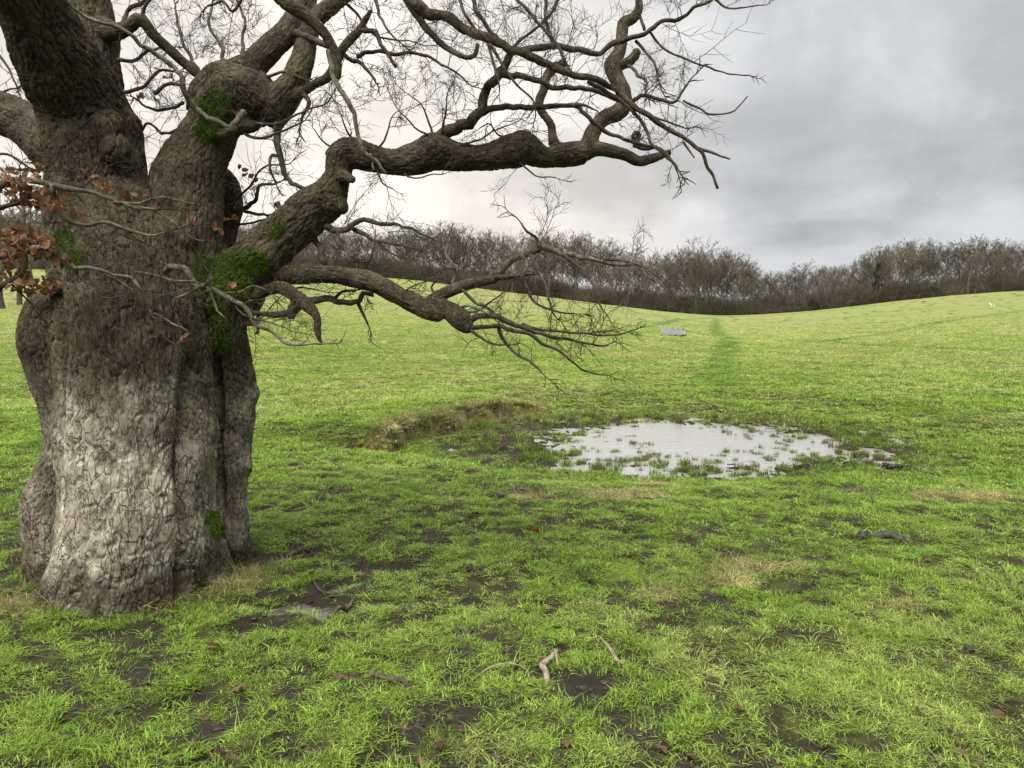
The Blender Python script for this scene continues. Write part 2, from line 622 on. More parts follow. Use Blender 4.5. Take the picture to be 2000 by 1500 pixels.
def cracks(scale, width, amount, wsc):
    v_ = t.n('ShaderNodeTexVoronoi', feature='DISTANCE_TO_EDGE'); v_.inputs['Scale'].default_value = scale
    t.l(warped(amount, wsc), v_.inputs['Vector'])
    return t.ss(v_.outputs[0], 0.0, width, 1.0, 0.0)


nf = t.noise(st.outputs[0], 80, 5, 0.7)
nm = t.noise(geo, 8, 6, 0.62)
ns = t.noise(geo, 2.6, 4, 0.55)
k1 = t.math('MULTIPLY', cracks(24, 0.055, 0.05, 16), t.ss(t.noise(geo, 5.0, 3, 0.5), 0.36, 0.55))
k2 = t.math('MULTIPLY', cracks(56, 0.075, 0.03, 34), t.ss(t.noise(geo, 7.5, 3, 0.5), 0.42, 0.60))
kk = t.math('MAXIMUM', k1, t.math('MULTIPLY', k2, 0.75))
c = t.mix(t.ss(nm, 0.34, 0.66), (0.030, 0.022, 0.013), (0.082, 0.065, 0.040))
c = t.mix(t.math('MULTIPLY', t.ss(ns, 0.46, 0.62), 0.55), c, (0.066, 0.063, 0.028))
c = t.mix(t.math('MULTIPLY', t.ss(nf, 0.52, 0.68), 0.65), c, (0.175, 0.150, 0.098))
pc = t.mix(t.ss(nm, 0.36, 0.64), (0.24, 0.205, 0.155), (0.53, 0.48, 0.39))
pc = t.mix(t.math('MULTIPLY', t.ss(t.noise(geo, 4.3, 4, 0.6), 0.50, 0.64), 0.6), pc, (0.32, 0.265, 0.205))
pc = t.mix(t.math('MULTIPLY', t.ss(nf, 0.54, 0.66), 0.6), pc, (0.62, 0.56, 0.43))
pc = t.mix(t.math('MULTIPLY', t.ss(nf, 0.44, 0.34), 0.6), pc, (0.15, 0.12, 0.085))
c = t.mix(pale, c, pc)
lc = t.mix(nm, (0.36, 0.41, 0.28), (0.60, 0.62, 0.50))
lsp = t.ss(t.noise(geo, 42, 4, 0.65), 0.57, 0.64)
lf = t.math('MULTIPLY', lich, t.math('ADD', t.math('MULTIPLY', lsp, 0.8), t.math('MULTIPLY', t.ss(nm, 0.52, 0.60), 0.5)), clamp=True)
c = t.mix(lf, c, lc)
c = t.mix(t.math('MULTIPLY', kk, 0.72), c, (0.030, 0.022, 0.014))   # dark cork along the cracks, with their shade painted into the colour
c = t.mix(t.math('MULTIPLY', moss, 0.95), c, (0.040, 0.075, 0.008))
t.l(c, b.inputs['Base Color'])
hh = t.math('SUBTRACT', t.math('ADD', t.math('MULTIPLY', nf, 0.5), t.math('MULTIPLY', nm, 0.25)), t.math('MULTIPLY', kk, 0.9))
bump(t, b, hh, 0.85, 0.012)

# thin branches: no fissures, grey green lichen film
M_TWIG, t, b, out = mat("oak_twig_bark", 0.85)
geo = t.n('ShaderNodeNewGeometry').outputs['Position']
nm = t.noise(geo, 22, 4, 0.6); ns = t.noise(geo, 2.2, 3, 0.5)
c = t.mix(t.ss(nm, 0.35, 0.68), (0.028, 0.022, 0.015), (0.078, 0.066, 0.046))
c = t.mix(t.math('MULTIPLY', t.ss(ns, 0.5, 0.66), t.ss(nm, 0.4, 0.6, 0.1, 0.55)), c, (0.120, 0.122, 0.084))
t.l(c, b.inputs['Base Color'])
bump(t, b, nm, 0.5, 0.01)
M_PALE, t, b, out = mat("lichened_twig", 0.85)
geo = t.n('ShaderNodeNewGeometry').outputs['Position']
nm = t.noise(geo, 28, 4, 0.6)
c = t.mix(t.ss(nm, 0.35, 0.65), (0.055, 0.048, 0.031), (0.155, 0.148, 0.104))
t.l(c, b.inputs['Base Color'])
bump(t, b, nm, 0.5, 0.01)
M_MOSS, t, b, out = mat("moss", 0.95)
geo = t.n('ShaderNodeNewGeometry').outputs['Position']
nm = t.noise(geo, 30, 3, 0.6)
t.l(t.mix(t.ss(nm, 0.35, 0.65), (0.048, 0.088, 0.007), (0.135, 0.195, 0.014)), b.inputs['Base Color'])


def simple(name, c1, c2, scale, rough=0.8, bs=0.4, bd=0.01, spec=0.25):
    m, t, b, out = mat(name, rough)
    tcn = t.n('ShaderNodeTexCoord').outputs['Object']
    nz = t.noise(tcn, scale, 5, 0.6)
    t.l(t.mix(t.ss(nz, 0.35, 0.65), c1, c2), b.inputs['Base Color'])
    b.inputs['Specular IOR Level'].default_value = spec
    bump(t, b, nz, bs, bd)
    return m


def leaf_mat(name, c1, c2):
    m, t, b, out = mat(name, 0.6)
    oi = t.n('ShaderNodeObjectInfo')
    geo = t.n('ShaderNodeNewGeometry')
    f = t.math('FRACT', t.math('ADD', oi.outputs['Random'], geo.outputs['Random Per Island']))
    c = t.mix(f, c1, c2)
    c = t.mix(t.math('MULTIPLY', t.noise(geo.outputs['Position'], 60, 3), 0.5), c, tuple(0.4 * x for x in c1))
    t.l(c, b.inputs['Base Color'])
    tr = t.n('ShaderNodeBsdfTranslucent'); t.l(c, tr.inputs[0])
    mx = t.n('ShaderNodeMixShader'); mx.inputs[0].default_value = 0.25
    t.l(b.outputs[0], mx.inputs[1]); t.l(tr.outputs[0], mx.inputs[2]); t.l(mx.outputs[0], out.inputs[0])
    return m


M_LEAF = leaf_mat("dead_oak_leaf", (0.115, 0.052, 0.024), (0.36, 0.185, 0.092))
M_LITTER = leaf_mat("leaf_litter", (0.060, 0.038, 0.023), (0.19, 0.125, 0.075))

M_WATER, t, b, out = mat("pond_water", 0.04)
b.inputs['Base Color'].default_value = (0.33, 0.328, 0.322, 1)
b.inputs['Specular IOR Level'].default_value = 0.6
b.inputs['IOR'].default_value = 1.5
geo = t.n('ShaderNodeNewGeometry').outputs['Position']
mp = t.n('ShaderNodeMapping'); mp.inputs['Scale'].default_value = (2.0, 9.0, 1); t.l(geo, mp.inputs[0])
rip = t.noise(mp.outputs[0], 2.2, 4, 0.6)
bump(t, b, rip, 0.35, 0.02)

# ------------------------------------------------------------------ ground sheet
NA_F = 440
angs = np.concatenate([np.linspace(-math.pi, -R(50), 44, endpoint=False), np.linspace(-R(50), R(50), NA_F, endpoint=False), np.linspace(R(50), math.pi, 44, endpoint=False)])
rad = np.geomspace(0.6, 1500.0, 580)
AA, RR = np.meshgrid(angs, rad)
gx = (np.sin(AA) * RR).ravel(); gy = (np.cos(AA) * RR).ravel()
gz = land(gx, gy)
na = len(angs)
i = np.arange(len(rad) - 1)[:, None] * na; j = np.arange(na)[None]; j2 = (j + 1) % na
gq = np.stack([i + j2, i + j, i + na + j, i + na + j2], -1).reshape(-1, 4)
gv = np.vstack([np.stack([gx, gy, gz], 1), [[0, 0, float(land(np.zeros(1), np.zeros(1))[0])]]])
jj = np.arange(na)
gt = np.stack([np.full(na, len(gx)), jj, (jj + 1) % na], 1)[:, ::-1]
gm = mud(gv[:, 0], gv[:, 1]); gs = straw(gv[:, 0], gv[:, 1])
gr = np.hypot(gv[:, 0], gv[:, 1])
far = sstep(12, 60, gr)
rrp = np.sqrt(((gv[:, 0] - PC[0]) / PRX) ** 2 + ((gv[:, 1] - PC[1]) / PRY) ** 2)
gm = np.maximum(gm, 1 - sstep(1.0, 1.18, rrp + 0.12 * n2(gv[:, 0], gv[:, 1], 0.4, 3, 12)))
sdb, alb = bank_coords(gv[:, 0], gv[:, 1])
bankf = (1 - sstep(0.10, 0.22, np.abs(sdb - 0.03))) * sstep(0.0, 0.06, alb) * (1 - sstep(0.85, 0.98, alb))


trk = track(gv[:, 0], gv[:, 1])
g_me = mesh("ground", gv, [gq, gt], {'mud': np.maximum(gm, bankf * 0.7 * sstep(-0.3, 0.3, n2(gv[:, 0], gv[:, 1], 0.35, 2, 171))), 'straw': gs, 'far': far, 'track': trk}, True, M_GROUND)
ground = obj("ground", g_me, kind="structure")

# ------------------------------------------------------------------ water
M_PUDDLE = M_WATER.copy(); M_PUDDLE.name = 'puddle_water'
for n_ in M_PUDDLE.node_tree.nodes:
    if n_.type == 'BSDF_PRINCIPLED':
        n_.inputs['Base Color'].default_value = (0.04, 0.034, 0.029, 1); n_.inputs['Roughness'].default_value = 0.16


def water_sheet(name, c, a, b, z, **kw):
    k = 64
    an = np.linspace(0, 2 * np.pi, k, endpoint=False)
    v = [[c[0], c[1], z]]
    for f in (0.25, 0.5, 0.75, 1.0):
        for q in an:
            v.append([c[0] + math.cos(q) * a * f, c[1] + math.sin(q) * b * f, z])
    tr = [[0, 1 + i, 1 + (i + 1) % k] for i in range(k)]
    qd = [[1 + f * k + i, 1 + (f + 1) * k + i, 1 + (f + 1) * k + (i + 1) % k, 1 + f * k + (i + 1) % k] for f in range(3) for i in range(k)]
    return obj(name, mesh(name, v, [np.array(tr), np.array(qd)], None, False, M_PUDDLE if name == 'puddle_water' else M_WATER), **kw)


water_sheet("pond_water", PC, PRX * 1.25, PRY * 1.25, WATER, kind="structure", label="shallow pond water reflecting the pale sky")
for (c, a, b) in PUD:
    xx = c[0] + np.linspace(-a, a, 15)[:, None] * 1.0; yy = c[1] + np.linspace(-b, b, 15)[None] * 1.0
    zz = land(xx + 0 * yy, yy + 0 * xx)
    water_sheet("puddle_water", c, a * 1.05, b * 1.05, float(np.percentile(zz, 30)), kind="structure")

# ------------------------------------------------------------------ the old oak
rng = np.random.default_rng(11)
random.seed(4)
OAK_BASE = (float(TREE_XY[0]), float(TREE_XY[1]), 0.0)
oak = empty("oak_tree", OAK_BASE, label="huge gnarled old oak with bare spreading limbs standing in the muddy grass", category="tree")

# stout stems: lists of (pixel x, pixel y, radius in pixels, depth in metres)
STEMS = [
    # the bole, its front column, the lobes at both sides
    [(285, 1260, 150, 4.80), (282, 1150, 150, 4.80), (280, 1000, 148, 4.80), (278, 850, 146, 4.82), (272, 720, 146, 4.84), (262, 620, 140, 4.86), (248, 520, 118, 4.88), (225, 420, 88, 4.90), (205, 340, 55, 4.92)],
    [(250, 1300, 172, 4.50), (252, 1200, 160, 4.50), (268, 1090, 142, 4.50), (278, 950, 136, 4.50), (282, 850, 132, 4.50), (280, 750, 128, 4.50), (275, 660, 125, 4.52), (266, 580, 122, 4.58), (252, 490, 110, 4.68), (225, 410, 88, 4.78), (205, 330, 55, 4.86)],
    [(128, 1260, 62, 4.66), (124, 1150, 56, 4.66), (108, 1080, 54, 4.70), (98, 1010, 54, 4.74), (112, 940, 46, 4.74), (132, 870, 42, 4.74), (128, 790, 44, 4.74), (112, 720, 50, 4.74), (96, 655, 54, 4.74), (96, 612, 50, 4.76), (130, 570, 44, 4.80)],
    [(165, 1290, 72, 4.30), (160, 1180, 56, 4.36), (152, 1060, 34, 4.48), (158, 960, 26, 4.52)],
    [(322, 1300, 75, 4.30), (328, 1195, 60, 4.34), (335, 1100, 44, 4.42), (340, 1000, 24, 4.46)],
    [(452, 1170, 52, 5.05), (446, 1100, 46, 5.02), (440, 1030, 40, 4.98), (440, 960, 38, 4.96), (447, 880, 42, 4.95), (452, 800, 45, 4.95), (448, 730, 44, 4.90), (442, 670, 40, 4.80), (438, 605, 42, 4.72), (455, 550, 42, 4.74)],
    [(400, 1230, 66, 4.72), (404, 1140, 58, 4.74), (400, 1060, 36, 4.76)],
    # main stem, its dark limb leaning out over the viewer, the stem behind it
    [(240, 560, 130, 4.80), (200, 440, 102, 4.80), (188, 350, 95, 4.80), (185, 280, 90, 4.78), (165, 210, 82, 4.70), (128, 130, 78, 4.50), (85, 50, 70, 4.25), (50, -30, 64, 4.02), (10, -130, 62, 3.80), (-40, -260, 60, 3.6)],
    [(190, 330, 88, 4.86), (180, 240, 72, 4.95), (172, 150, 62, 5.05), (165, 60, 56, 5.15), (160, -40, 50, 5.25), (150, -160, 46, 5.35), (130, -320, 40, 5.5)],
    [(150, 330, 60, 4.98), (105, 285, 50, 5.05), (60, 252, 43, 5.12), (10, 222, 41, 5.2), (-60, 190, 38, 5.3), (-160, 150, 34, 5.4)],
    # second stem and its burred head
    [(330, 620, 92, 4.70), (352, 520, 78, 4.74), (362, 430, 70, 4.80), (368, 360, 67, 4.84), (385, 300, 60, 4.86), (412, 250, 50, 4.88), (440, 205, 52, 4.90), (465, 185, 52, 4.92)],
    [(392, 225, 34, 4.90), (402, 195, 40, 4.92), (430, 170, 38, 4.94), (468, 185, 58, 4.94), (492, 205, 48, 4.92), (512, 222, 32, 4.9)],
    [(440, 165, 36, 4.96), (480, 158, 32, 4.98), (512, 180, 30, 5.0), (527, 215, 26, 4.98)],
    [(410, 240, 22, 4.78), (425, 262, 16, 4.72), (462, 252, 10, 4.68)],
    [(470, 245, 20, 4.86), (492, 248, 14, 4.84), (505, 244, 9, 4.82)],
    [(470, 150, 30, 4.98), (499, 122, 25, 5.0), (529, 92, 23, 5.05), (562, 64, 22, 5.1), (580, 36, 22, 5.15), (598, 6, 20, 5.2), (610, -40, 19, 5.3), (620, -140, 16, 5.5)],
    [(520, 225, 34, 4.95), (543, 205, 33, 4.95), (568, 168, 29, 5.0), (590, 126, 24, 5.05), (598, 84, 22, 5.1), (606, 52, 20, 5.15), (630, 24, 18, 5.2), (662, -2, 16, 5.25), (720, -50, 14, 5.3)],
    # dark hollow stem behind
    [(405, 350, 36, 5.15), (440, 365, 28, 5.3), (446, 415, 27, 5.36), (438, 470, 26, 5.36), (436, 520, 26, 5.3), (430, 570, 30, 5.2)],
    [(380, 500, 22, 5.1), (410, 490, 13, 5.25), (440, 490, 12, 5.34)],
    # great arching limb
    [(400, 640, 48, 4.78), (445, 580, 58, 4.76), (495, 515, 51, 4.74), (545, 465, 46, 4.74), (600, 415, 42, 4.74), (640, 385, 37, 4.74), (657, 350, 30, 4.74), (665, 315, 29, 4.74), (685, 300, 29, 4.74), (730, 312, 27, 4.75),
     (775, 319, 25, 4.76), (815, 308, 28, 4.78), (848, 297, 31, 4.8), (895, 308, 25, 4.83), (950, 306, 24, 4.86), (1000, 296, 28, 4.9), (1028, 290, 28, 4.92), (1066, 308, 22, 4.95), (1105, 301, 26, 5.0), (1142, 300, 22, 5.02)],
    [(655, 310, 22, 4.74), (664, 292, 16, 4.74), (690, 288, 14, 4.74)],
    [(640, 395, 34, 4.72), (664, 400, 20, 4.70), (672, 412, 10, 4.68)],
    [(668, 345, 16, 4.68), (682, 348, 11, 4.62), (690, 352, 8, 4.58)],
    [(1005, 285, 20, 4.9), (1026, 270, 15, 4.92), (1036, 268, 9, 4.92)],
    [(1135, 302, 20, 5.02), (1150, 280, 17, 5.03), (1160, 254, 16, 5.05), (1178, 233, 15, 5.08), (1203, 221, 14.5, 5.1), (1218, 206, 14, 5.12), (1217, 180, 13, 5.15), (1204, 152, 13, 5.18), (1197, 126, 15, 5.2), (1208, 102, 11.5, 5.22),
     (1214, 75, 11, 5.24), (1218, 45, 12, 5.26), (1236, 36, 11, 5.28), (1248, 14, 9.5, 5.3), (1246, -20, 8.5, 5.35), (1255, -80, 8, 5.4)],
    [(1200, 128, 11, 5.2), (1222, 124, 9, 5.18), (1238, 112, 9, 5.16), (1245, 98, 8, 5.15)],
    [(1140, 300, 19, 5.02), (1168, 292, 15, 5.03), (1200, 297, 13, 5.05), (1228, 305, 12, 5.08), (1248, 315, 11, 5.1), (1278, 308, 10, 5.12), (1309, 297, 7, 5.15)],
    [(1082, 280, 13, 4.98), (1079, 262, 8.5, 4.99), (1076, 243, 8, 5.0), (1058, 218, 8.5, 5.02), (1053, 198, 9, 5.04), (1063, 174, 8.5, 5.06), (1068, 150, 8, 5.1), (1084, 131, 8, 5.12), (1104, 124, 6, 5.15)],
    # low limb to the right
    [(440, 590, 36, 4.85), (490, 548, 26, 4.82), (540, 537, 21, 4.76), (602, 535, 20, 4.7), (668, 539, 21, 4.62), (724, 553, 20, 4.56), (782, 580, 20, 4.5), (826, 600, 22, 4.46), (852, 615, 17, 4.42), (856, 624, 9, 4.4)],
    [(836, 590, 20, 4.46), (868, 602, 17, 4.44), (895, 620, 19, 4.42), (908, 634, 17, 4.4), (918, 646, 8, 4.38)],
    [(842, 592, 18, 4.46), (856, 578, 13, 4.46), (886, 566, 10.5, 4.46), (917, 555, 9.5, 4.47), (950, 548, 9, 4.48), (968, 544, 8.5, 4.48), (980, 528, 8, 4.48), (998, 508, 7.5, 4.47), (1030, 497, 6.5, 4.46), (1057, 485, 6.5, 4.45)],
    # hooked stub under it
    [(455, 590, 34, 4.8), (503, 574, 14, 4.66), (545, 562, 13, 4.6), (578, 578, 13, 4.56), (602, 598, 14, 4.52), (619, 620, 10, 4.5), (620, 646, 8, 4.48), (628, 672, 3.0, 4.47)],
    [(585, 590, 14, 4.58), (572, 606, 13, 4.6), (566, 622, 8, 4.6)],
    # broken dead limb overhead and the branch off the burred stem
    [(520, -40, 15, 4.5), (552, 0, 14, 4.5), (592, 26, 12, 4.5), (628, 58, 11, 4.52), (646, 86, 10.5, 4.54), (657, 112, 10, 4.55), (660, 140, 8.5, 4.55), (661, 155, 5, 4.55)],
    [(560, 200, 14, 4.95), (610, 168, 10, 4.93), (640, 152, 9.5, 4.9), (656, 124, 9, 4.86), (670, 93, 9.5, 4.84), (702, 58, 9, 4.82), (716, 34, 7.5, 4.8), (727, 20, 5, 4.8)],
    [(200, 62, 24, 5.05), (228, 63, 17, 4.98), (254, 52, 13, 4.95), (275, 36, 11, 4.93), (298, 66, 10.5, 4.98), (336, 101, 10, 5.05), (367, 129, 9.5, 5.1), (400, 158, 9, 5.1)],
]
BURRS = [(212, 250, 30, 4.55), (250, 248, 30, 4.75), (225, 290, 26, 4.55), (258, 560, 30, 4.42), (230, 760, 40, 4.42), (150, 830, 24, 4.55), (300, 1130, 40, 4.28), (200, 1120, 40, 4.28),
         (478, 770, 26, 4.95), (470, 905, 24, 4.95), (365, 470, 24, 4.58), (395, 215, 26, 4.84)]

bb = Batch()
SK = []                     # skeleton samples for the bark's own coordinates
for si, st_ in enumerate(STEMS):
    ctl = np.array([list(P(a, b_, d_)) + [r_ * d_ / FPX] for a, b_, r_, d_ in st_])
    L = np.linalg.norm(np.diff(ctl[:, :3], axis=0), axis=1).sum()
    n = max(6, int(L / 0.03))
    cr = catmull(ctl, n)
    c, r = cr[:, :3], np.maximum(cr[:, 3], 0.006)
    v, q, tr, _ = tube(c, r, 20)
    bb.add(v, q, tr)
    tt, nn_, b2 = frames(c)
    s = np.concatenate([[0], np.cumsum(np.linalg.norm(np.diff(c, axis=0), axis=1))]) + si * 7.7
    SK.append(np.hstack([c, r[:, None], tt, nn_, b2, s[:, None]]))
for (a, b_, r_, d_) in BURRS:
    c = P(a, b_, d_); r0 = r_ * d_ / FPX
    th = np.linspace(-1, 1, 9)
    v, q, tr, _ = tube(np.array([c + np.array([0, 0, 1.15 * r0 * k]) for k in th]), r0 * np.sqrt(np.maximum(1 - th ** 2, 0.04)), 16)
    bb.add(v, q, tr)
SK = np.vstack(SK).astype(np.float32)
raw = bpy.data.objects.new("raw", bb.mesh("raw"))
COL.objects.link(raw)
md = raw.modifiers.new("r", 'REMESH'); md.mode = 'VOXEL'; md.voxel_size = 0.0081
ms = raw.modifiers.new("s", 'SMOOTH'); ms.factor = 0.5; ms.iterations = 7
dg = bpy.context.evaluated_depsgraph_get()
tm = bpy.data.meshes.new_from_object(raw.evaluated_get(dg))
bpy.data.objects.remove(raw)
nv = len(tm.vertices)
V = np.zeros(nv * 3, np.float32); tm.vertices.foreach_get('co', V); V = V.reshape(-1, 3)
N = np.zeros(nv * 3, np.float32); tm.vertices.foreach_get('normal', N); N = N.reshape(-1, 3)
idx = np.zeros(nv, np.int32)
s2 = (SK[:, :3] ** 2).sum(1)
for k in range(0, nv, 20000):
    p = V[k:k + 20000]
    dd = np.sqrt(np.maximum((p ** 2).sum(1)[:, None] + s2[None] - 2 * p @ SK[:, :3].T, 0)) - SK[None, :, 3]
    idx[k:k + 20000] = dd.argmin(1)
sk = SK[idx]
dl = V - sk[:, :3]
lr = sk[:, 3]
bq = np.stack([(dl * sk[:, 7:10]).sum(1), (dl * sk[:, 10:13]).sum(1), sk[:, 13] + (dl * sk[:, 4:7]).sum(1)], 1).astype(np.float32)
# project to the photo's pixels only to find the pale, rubbed and lichened zones of the bole by height and side
hz = V[:, 2]
bole = (np.hypot(V[:, 0] - TREE_XY[0], V[:, 1] - TREE_XY[1]) < 0.85) * (hz < 2.0)
pale = bole * (1 - sstep(0.85, 1.55, hz + 0.35 * fbm(V * 2.2, 3, 3))) * (0.55 + 0.45 * sstep(-0.35, 0.25, fbm(V * 3.1, 3, 5)))
pale = pale * (1 - 0.55 * sstep(-1.98, -1.86, V[:, 0])) * (0.45 + 0.55 * sstep(-2.85, -2.62, V[:, 0]))
pale = pale * sstep(0.02, 0.30, hz + 0.12 * fbm(V * 5, 2, 6))
lich = np.clip(bole * sstep(0.05, 0.45, fbm(V * 4.0, 3, 8)) * (1 - sstep(0.5, 1.0, hz)) * sstep(0.08, 0.22, hz) + 0.22 * sstep(0.0, 0.5, fbm(V * 2.5, 3, 9)) * (bole > 0) + 0.10 * sstep(0.0, 0.5, fbm(V * 2.5, 3, 9)), 0, 1)
MOSSY = [((400, 520), (500, 512), 26), ((405, 550), (470, 555), 24), ((432, 580), (428, 600), 20), ((428, 600), (430, 672), 21), ((418, 195), (400, 252), 24), ((432, 195), (425, 225), 16),
         ((420, 1040), (414, 1010), 14), ((118, 470), (140, 500), 30), ((533, 452), (545, 440), 12)]
vv = V - CAM
vd = vv @ CF
vpx = np.stack([1000 + FPX * (vv @ CR) / vd, 750 - FPX * (vv @ CU) / vd], 1)
front = ((N * (vv / np.linalg.norm(vv, axis=1)[:, None])).sum(1) < 0.15) | (N[:, 2] > 0.3)
moss = np.zeros(nv)
for k_, (a, b_, r_) in enumerate(MOSSY):
    a = np.array(a, float); b_ = np.array(b_, float); e = b_ - a
    tq = np.clip(((vpx - a) @ e) / (e @ e + 1e-9), 0, 1)
    dm = np.linalg.norm(vpx - (a + tq[:, None] * e), axis=1)
    mk = (1 - sstep(0.6, 1.2, dm / r_ + 0.4 * fbm(V * 9, 2, 10))) * front * (vd < 5.15)
    moss = np.maximum(moss, mk * (0.55 if k_ == 7 else 1.0))
# lumps, plates and fissures are real relief
thick = np.clip(lr / 0.10, 0.25, 1.0)
lump = 0.036 * fbm(V * 3.6, 2, 1) * thick + 0.004 * fbm(V * 11, 2, 2) * thick
sc = np.where(lr > 0.2, 0.036, np.where(lr > 0.09, 0.028, 0.021))
wb = bq * np.array([11, 11, 6.0])
wp = np.stack([fbm(wb + 5, 3, 20), fbm(wb + 15, 3, 21), fbm(wb + 25, 2, 22)], 1)
qq = np.stack([bq[:, 0] / sc, bq[:, 1] / sc, bq[:, 2] / (sc * 4.2)], 1) + wp * np.array([0.8, 0.8, 0.3])
f1, f2 = worley(qq, 3)
edge = f2 - f1
plate = sstep(0.0, 0.15, edge)
rq = np.stack([bq[:, 0] / (sc * .62), bq[:, 1] / (sc * .62), bq[:, 2] / (sc * 4.5)], 1) + wp * 0.6
ridge = np.clip(1 - 2.6 * np.abs(fbm(rq, 3, 50)), -0.6, 1)
f1b, f2b = worley(np.stack([bq[:, 0] / 0.13, bq[:, 1] / 0.13, bq[:, 2] / 0.42], 1) + wp * 0.5, 9)
crack = sstep(0.0, 0.10, f2b - f1b)
cut = 0.55 + 0.45 * sstep(-0.3, 0.3, fbm(V * 3.0, 2, 33))
soft = 1 - 0.30 * pale
depth = 0.0085 * np.clip(lr / 0.12, 0.40, 1.1)
disp = lump + 1.45 * depth * soft * cut * (plate - 0.82) + 0.016 * (crack - 1) * np.clip(lr / 0.3, 0, 1) + 0.40 * depth * soft * (ridge - 0.35) + 0.0022 * fbm(qq * 2.2, 2, 34) * thick
# the two deep clefts beside the front column
for px_, y0, y1, dp, wd in ((150, 640, 960, 4.5, .030), (410, 720, 1000, 4.62, .022), (330, 1110, 1195, 4.15, .02)):
    a = P(px_, y0, dp); b_ = P(px_, y1, dp)
    dx = np.abs(V[:, 0] - (a[0] + b_[0]) / 2 - 0.03 * fbm(np.stack([V[:, 2] * 2.5, 0 * hz, 0 * hz + px_], 1), 2, 40))
    inz = sstep(b_[2] - 0.1, b_[2] + 0.1, hz) * (1 - sstep(a[2] - 0.1, a[2] + 0.15, hz)) * (N[:, 1] < -0.1)
    disp = disp - 0.085 * inz * np.exp(-(dx / wd) ** 2)
disp = disp + 0.010 * moss
V2 = V + N * disp[:, None]
tm.vertices.foreach_set('co', V2.ravel())
for k, a in (('pale', pale), ('lich', lich), ('moss', moss), ('plate', plate)):
    at = tm.attributes.new(k, 'FLOAT', 'POINT'); at.data.foreach_set('value', np.asarray(a, np.float32))
at = tm.attributes.new('bq', 'FLOAT_VECTOR', 'POINT'); at.data.foreach_set('vector', bq.ravel())
tm.polygons.foreach_set('use_smooth', np.ones(len(tm.polygons), bool))
tm.materials.clear(); tm.materials.append(M_BARK)
tm.name = "oak_trunk"
tm.update()
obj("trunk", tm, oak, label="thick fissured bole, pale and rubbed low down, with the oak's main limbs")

# moss: short blades standing on the mossy bark
mi = np.where(moss > 0.45)[0]
mi = rng.choice(mi, min(len(mi) * 6, 45000))
base = V2[mi] + rng.normal(0, 0.004, (len(mi), 3))
dirn = N[mi] * 0.75 + rng.normal(0, 0.45, (len(mi), 3)) + np.array([0, 0, -0.1])
dirn /= np.linalg.norm(dirn, axis=1)[:, None]
side = np.cross(dirn, rng.normal(0, 1, (len(mi), 3))); side /= np.linalg.norm(side, axis=1)[:, None] + 1e-9
hgt = rng.uniform(0.006, 0.015, len(mi))[:, None]
mv = np.stack([base - side * 0.0022, base + side * 0.0022, base + dirn * hgt], 1).reshape(-1, 3)
obj("moss", mesh("moss", mv, np.arange(len(mv)).reshape(-1, 3), None, False, M_MOSS), oak, kind="stuff", label="bright green moss in the crotch of the limbs")

